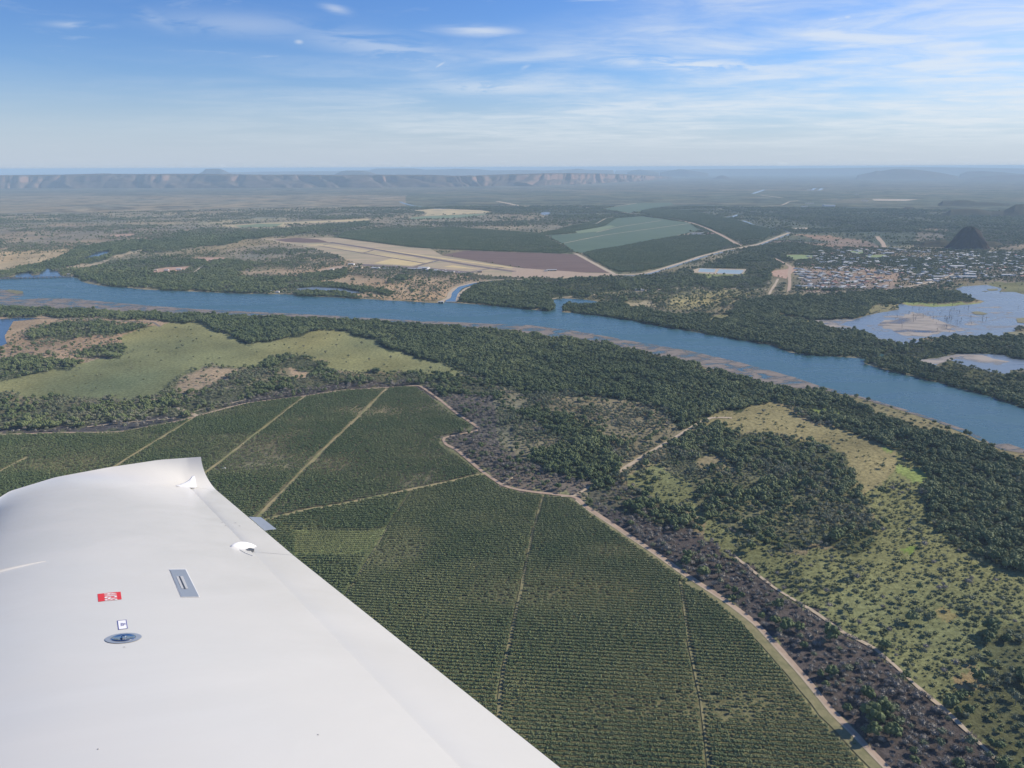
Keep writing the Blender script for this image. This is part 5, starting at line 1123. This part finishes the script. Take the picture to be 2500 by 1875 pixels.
def wingrid(ts, upper):
    """inner stations then the upswept tip"""
    rowsP = []
    for k in range(30): rowsP.append([v3(XL+CH*t_, lerp(.2, base_s(t_), k/30), float(zu(t_) if upper else zl(t_))) for t_ in ts])
    nt = 26
    for k in range(nt+1):
        u_ = k/nt; rw = []
        for t_ in ts:
            A = surf(t_, upper); B_ = tip_at(t_)
            d = B_-A; L_out = max(.08, d[1])
            h00 = 2*u_**3-3*u_**2+1; h10 = u_**3-2*u_**2+u_; h01 = -2*u_**3+3*u_**2; h11 = u_**3-u_**2
            tA = v3(0, L_out*1.15, 0); tB = v3(d[0]*.6, d[1]*.35, max(.02, d[2])*1.9)
            p_ = A*h00+tA*h10+B_*h01+tB*h11
            if not upper: p_ = p_+v3(0, .012*u_*(1-u_), 0)
            rw.append(p_)
        rowsP.append(rw)
    return np.array(rowsP)
def gm(name, P, m_, parent, flip=False):
    if flip: P = P[::-1]
    return link(name, gridmesh(name, P), [m_], parent)
full = np.r_[tt, np.linspace((XH-XL)/CH, 1, 14)[1:]]
iH = len(tt)-1
PU = wingrid(full, True); PL = wingrid(full, False)
def skin(P, up):
    n, k = P.shape[:2]; keep = np.ones((n-1, k-1), bool); keep[:30, iH:] = False
    return keep
bm = bmesh.new()
me1 = gridmesh('skin_u', PU[::-1], keep=skin(PU, 1)[::-1]); me2 = gridmesh('skin_l', PL, keep=skin(PL, 0))
bm.from_mesh(me1); bm.from_mesh(me2)
# spar wall under the hinge line, closing rib at the tip joint
for (P_a, P_b) in ((PU[0:31, iH], PL[0:31, iH]), (PU[30, iH:], PL[30, iH:])):
    va = [bm.verts.new(tuple(p_)) for p_ in P_a]; vb = [bm.verts.new(tuple(p_)) for p_ in P_b]
    for i in range(len(va)-1): bm.faces.new((va[i], va[i+1], vb[i+1], vb[i]))
for i in range(len(full)-1): pass
me = bpy.data.meshes.new('skin'); bmesh.ops.remove_doubles(bm, verts=bm.verts, dist=1e-4); bm.to_mesh(me); bm.free(); me.polygons.foreach_set('use_smooth', [True]*len(me.polygons)); me.set_sharp_from_angle(angle=R(32)); me.update()
link('skin', me, [M['wing']], wing)
def surface_part(name, s0, s1, g0, nose):
    """flap or aileron: own upper and lower skin with a rounded nose, set behind a small gap"""
    ta = (XH+g0-XL)/CH; ts = np.linspace(ta, 1, 26); n = 40; U = []; Lw = []
    for k in range(n+1):
        s = lerp(s0, s1, k/n); ru = []; rl = []
        for t_ in ts:
            q = (t_-ta)*CH; dip = nose*math.exp(-q/(.022 if name == 'aileron' else .035))
            wd_ = (.055*max(0, (SA-s)/SA)*(t_-ta)/(1-ta) if name == 'flap' else 0)
            ru.append(v3(XL+CH*t_+wd_, s, float(zu(t_))-dip)); rl.append(v3(XL+CH*t_+wd_, s, float(zl(t_))+dip*.5))
        ru = [v3(XL+CH*ta-.004, s, float(zmid(ta)))]+ru if name == 'aileron' else [v3(XL+CH*ta-.0012, s, float(zu(ta))-.006)]+ru
        U.append(ru); Lw.append([ru[0]]+rl)
    U = np.array(U); Lw = np.array(Lw); bm = bmesh.new()
    a = gridmesh('a', U[::-1]); c = gridmesh('b', Lw); bm.from_mesh(a); bm.from_mesh(c)
    for k in (0, n):
        for i in range(len(ts)):
            v4 = [bm.verts.new(tuple(p_)) for p_ in (U[k, i], U[k, i+1], Lw[k, i+1], Lw[k, i])]
            try: bm.faces.new(v4)
            except ValueError: pass
    bmesh.ops.remove_doubles(bm, verts=bm.verts, dist=2e-5)
    me = bpy.data.meshes.new(name); bm.to_mesh(me); bm.free(); me.polygons.foreach_set('use_smooth', [True]*len(me.polygons)); me.set_sharp_from_angle(angle=R(32)); me.update()
    return link(name, me, [M['wing']], wing)
ail = surface_part('aileron', SA+.004, SB-.006, .010, .009)
flap = surface_part('flap', .2, SA-.004, .0015, .005)
# trim plate riveted to the aileron trailing edge
pc = [wpix(*p_, z=-.012) for p_ in ((607, 1262), (637, 1262.5), (674, 1291), (646, 1296))]
V = [(x, y, -.010) for x, y in pc]+[(x, y, -.0115) for x, y in pc]
V[1] = (V[1][0], V[1][1], -.014); V[2] = (V[2][0], V[2][1], -.014)
link('trim_tab', mesh('trim_tab', V, boxv(0, 1, 0, 1, 0, 1)[1]), [M['alloy']], ail)
def topz(x): return float(zu((x-XL)/CH))
def disc(name, px, py, r_, mm, par, lift=.0012, seg=20, h=.0015):
    x, y = wpix(px, py, .02)
    for _ in range(4): x, y = wpix(px, py, topz(x))
    V = [(x, y, topz(x)+lift+h)]; Fs = []
    for k in range(seg): a = k*2*math.pi/seg; V.append((x+r_*math.cos(a), y+r_*math.sin(a), topz(x+r_*math.cos(a))+lift))
    for k in range(seg): Fs.append((0, 1+k, 1+(k+1) % seg))
    return link(name, mesh(name, V, Fs, True), [M[mm]], par), (x, y)
for q in ((543, 1275.5), (552, 1283), (575.5, 1276.5), (585.5, 1284)): disc('rivet', *q, .006, 'gap_grey', ail)
for q in ((613, 1271.5), (621, 1278.5), (628.5, 1284.5), (636, 1291)): disc('rivet', *q, .0032, 'gap_grey', ail)
# teardrop fairing over the inner hinge and its flat foot
def wfix(px, py, lift=0.):
    x, y = wpix(px, py, .02)
    for _ in range(5): x, y = wpix(px, py, topz(min(x, XT))+lift)
    return x, y, topz(min(x, XT))
xa, ya, _ = wfix(561, 1334); xb, yb_, _ = wfix(628, 1333)
V = []; n1_, n2_ = 28, 14
for i in range(n1_+1):
    u_ = i/n1_; w_ = math.sin(math.pi*u_**.8)**.75 if 0 < u_ < 1 else 0
    cx_ = lerp(xa, xb, u_); cy_ = lerp(ya, yb_, u_)
    for j in range(n2_+1):
        a = math.pi*j/n2_; V.append((cx_, cy_+math.cos(a)*.024*w_, topz(cx_)-.004+math.sin(a)*.024*w_))
P = np.array(V).reshape(n1_+1, n2_+1, 3); gm('hinge_fairing', P, M['paint_white'], wing)  # whiter than the wing skin, bright sunlight put into its colour
fp = [wfix(*q, .004) for q in ((585, 1340), (607, 1342), (617, 1355), (612, 1353.5), (598, 1348))]
V = [(x, y, z_+.0016) for x, y, z_ in fp]+[(x, y, z_-.01) for x, y, z_ in fp]; n = len(fp)
link('hinge_plate', mesh('hinge_plate', V, [tuple(range(n)), tuple(range(n, 2*n))[::-1]]+[(i, n+i, n+(i+1) % n, (i+1) % n) for i in range(n)]), [M['wing']], wing)
fp = [wfix(*q, .003) for q in ((600, 1341), (613, 1338), (621, 1340), (620, 1342), (606, 1344))]
V = [(x, y, z_+.0030) for x, y, z_ in fp]+[(x, y, z_-.01) for x, y, z_ in fp]
link('hinge_bracket', mesh('hinge_bracket', V, [tuple(range(n)), tuple(range(n, 2*n))[::-1]]+[(i, n+i, n+(i+1) % n, (i+1) % n) for i in range(n)]), [M['dark_metal']], wing)
# horn fairing at the outer end of the aileron: a small upright blade on the curve of the tip
def wat(px, py, x0):
    """point on the ray through the pixel with a given chord position"""
    r_ = v3((px-1250)/F, -(py-937.5)/F, -1); t_ = x0/r_.dot(dch); Pc = r_*t_; return v3(x0, Pc.dot(dsp), Pc.dot(dn_)+HW)
hp = [wfix(430, 1186), wfix(448, 1190), wfix(479, 1190.5)]
y_b = hp[2][1]
def way(px, py, y0):
    r_ = v3((px-1250)/F, -(py-937.5)/F, -1); t_ = y0/r_.dot(dsp); Pc = r_*t_; return v3(Pc.dot(dch), y0, Pc.dot(dn_)+HW)
b0 = y_b+.03
pts_ = [way(*q, b0-.07*(q[1]-1161)/30) for q in ((430, 1185.5), (440, 1183), (452, 1178), (462, 1172), (469, 1163), (474.5, 1161), (477, 1170), (479.5, 1187), (478, 1190), (448, 1189.5))]
V = [tuple(p_+v3(0, -.012, 0)) for p_ in pts_]+[tuple(p_+v3(0, .010, 0)) for p_ in pts_]; n = len(pts_)
mid = sum(pts_)/n; V += [tuple(mid+v3(0, -.024, -.01)), tuple(mid+v3(0, .02, -.01))]; Fs = []
for i in range(n):
    j = (i+1) % n; Fs += [(i, j, n+j, n+i), (j, i, 2*n), (n+i, n+j, 2*n+1)]
link('horn_fairing', mesh('horn_fairing', V, Fs), [M['paint_white']], wing)  # lighter white than the skin so the blade looks brightly lit
# thin ridge added for a panel edge highlight, on the leading edge curve
V = []
for i in range(15):
    u_ = i/14; px = lerp(-60, 112, u_); py = 1396-.27*px+.00035*px*px; x, y, z_ = wfix(px, py); w_ = .010*(1-u_)**.7+.001
    V += [(x, y-w_, topz(x)-.002), (x, y, topz(x)+.012*(1-u_*.9)), (x, y+w_, topz(x)-.002)]
P = np.array(V).reshape(15, 3, 3); gm('highlight_ridge', P[::-1], M['wing'], wing, False)
# access panel with its latch
def quadpatch(name, pts4, mm, par, lift, nx=6, ny=6, solid=False):
    c = [wfix(*q) for q in pts4]; P = np.zeros((nx+1, ny+1, 3))
    for i in range(nx+1):
        for j in range(ny+1):
            a = lerp(np.array(c[0][:2]), np.array(c[1][:2]), i/nx); b2 = lerp(np.array(c[3][:2]), np.array(c[2][:2]), i/nx); q = lerp(a, b2, j/ny)
            P[i, j] = (q[0], q[1], topz(q[0])+lift)
    o = gm(name, P, M[mm], par)
    if o.data.polygons[0].normal.z < 0: o.data.flip_normals()
    return o
quadpatch('panel_edge', ((413, 1390), (454, 1389.5), (488, 1458.5), (442, 1459)), 'decal_white', wing, .0010)
pn = quadpatch('access_panel', ((414.5, 1391.5), (452.5, 1391), (486, 1457.5), (443, 1458)), 'alloy', wing, .0018)
quadpatch('latch', ((430, 1409), (446.5, 1408), (459.5, 1439), (443, 1438.5)), 'steel', pn, .0026)
quadpatch('slot', ((436.5, 1408.8), (439.5, 1408.6), (453.5, 1439), (449.5, 1438.8)), 'dark_metal', pn, .0034)
for q in ((432.5, 1424), (441, 1424.5)): pass
# red fuel grade decal with its word
rd = quadpatch('fuel_decal', ((238, 1450.5), (294.5, 1445), (297, 1463.5), (240, 1469.5)), 'decal_red', wing, .0007)
def text(body, name, c_px, size, par, lift, mm, sx=1., bold=0.):
    cu = bpy.data.curves.new(name, 'FONT'); cu.body = body; cu.size = 1; cu.align_x = 'CENTER'; cu.align_y = 'CENTER'; cu.offset = bold
    tmp = bpy.data.objects.new('tmp', cu); COL.objects.link(tmp); dg = bpy.context.evaluated_depsgraph_get(); me = bpy.data.meshes.new_from_object(tmp.evaluated_get(dg)); bpy.data.objects.remove(tmp)
    x, y, _ = wfix(*c_px)
    for v_ in me.vertices:
        a, b2 = v_.co.x*size*sx, v_.co.y*size; v_.co = (x+b2, y-a, topz(x+b2)+lift)
    me.materials.clear(); return link(name, me, [M[mm]], par)
text('AVGAS', 'lettering', (268.5, 1457.5), .050, rd, .0013, 'decal_white', .60, .02)
lb = quadpatch('notice_decal', ((286, 1516), (308.5, 1513.5), (312, 1535), (289, 1538)), 'decal_white', wing, .0007)
for a, c in (((286, 1516), (289, 1538)), ((306.8, 1513.7), (310.3, 1535.2))):
    quadpatch('blue_border', ((a[0], a[1]), (a[0]+1.7, a[1]), (c[0]+1.7, c[1]-.1), (c[0], c[1])), 'decal_blue', lb, .0010)
for a, c in (((286, 1516), (308.5, 1513.5)), ((289, 1537.4), (312, 1534.4))):
    quadpatch('blue_border', ((a[0], a[1]), (c[0], c[1]), (c[0], c[1]+.6), (a[0], a[1]+.6)), 'decal_blue', lb, .0012)
text('100LL', 'lettering', (303.6, 1524.5), .0095, lb, .0013, 'decal_blue', .9, .01)
text('AVGAS', 'lettering', (297.6, 1525.5), .0110, lb, .0013, 'decal_blue', .9, .01)
# fuel filler: flange ring, dished cap and lever
fl, (cx_, cy_) = disc('filler_flange', 301.5, 1558.5, .0455, 'alloy', wing, .0015, 48, .0)
V = []; Fs = []
prf = [(.031, .0022), (.0297, .0038), (.0277, .0040), (.023, .0026), (.0135, .0020), (.0, .0028)]
for r_, z_ in prf:
    for k in range(40): a = k*math.pi/20; x_ = cx_+r_*math.cos(a); V.append((x_, cy_+r_*math.sin(a), topz(x_)+z_))
for i in range(5):
    for k in range(40): Fs.append((i*40+k, i*40+(k+1) % 40, (i+1)*40+(k+1) % 40, (i+1)*40+k))
cap = link('filler_cap', mesh('filler_cap', V, Fs, True), [M['polished']], wing)
v_, f_ = boxv(-.004, .004, -.027, .003, .003, .008); me = mesh('lever', [(cx_+a, cy_+b2, topz(cx_)+c) for a, b2, c in v_], f_); link('lever', me, [M['polished']], cap)
V = []; Fs = []
for i in range(7):
    for k in range(14): a = k*math.pi/7; e = i*math.pi/12; V.append((cx_+.0088*math.cos(e)*math.cos(a), cy_+.0088*math.cos(e)*math.sin(a), topz(cx_)+.003+.007*math.sin(e)))
for i in range(6):
    for k in range(14): Fs.append((i*14+k, i*14+(k+1) % 14, (i+1)*14+(k+1) % 14, (i+1)*14+k))
link('knob', mesh('knob', V, Fs, True), [M['polished']], cap)
for q, r_ in (((777, 1794), .0022), ((304, 1580), .0028), ((240, 1829), .002)): disc('speck', *q, r_, 'gap_grey', wing, .0008)

# ---------------------------------------------------------------- haze
v_, f_ = boxv(-84000, 84000, -2000, 84000, -12, 446)
ho = link('haze', mesh('haze', v_, f_)); ho['kind'] = 'stuff'; tag(ho, 'thin pale blue haze thickening towards the far plain', 'haze')
m = bpy.data.materials.new('haze'); m.use_nodes = True; m.node_tree.nodes.clear()
o_ = m.node_tree.nodes.new('ShaderNodeOutputMaterial'); vo = m.node_tree.nodes.new('ShaderNodeVolumePrincipled')
vo.inputs['Color'].default_value = (.60, .82, 1., 1); vo.inputs['Density'].default_value = 4.0e-5; vo.inputs['Anisotropy'].default_value = 0.
m.node_tree.links.new(vo.outputs[0], o_.inputs['Volume']); ho.data.materials.append(m)
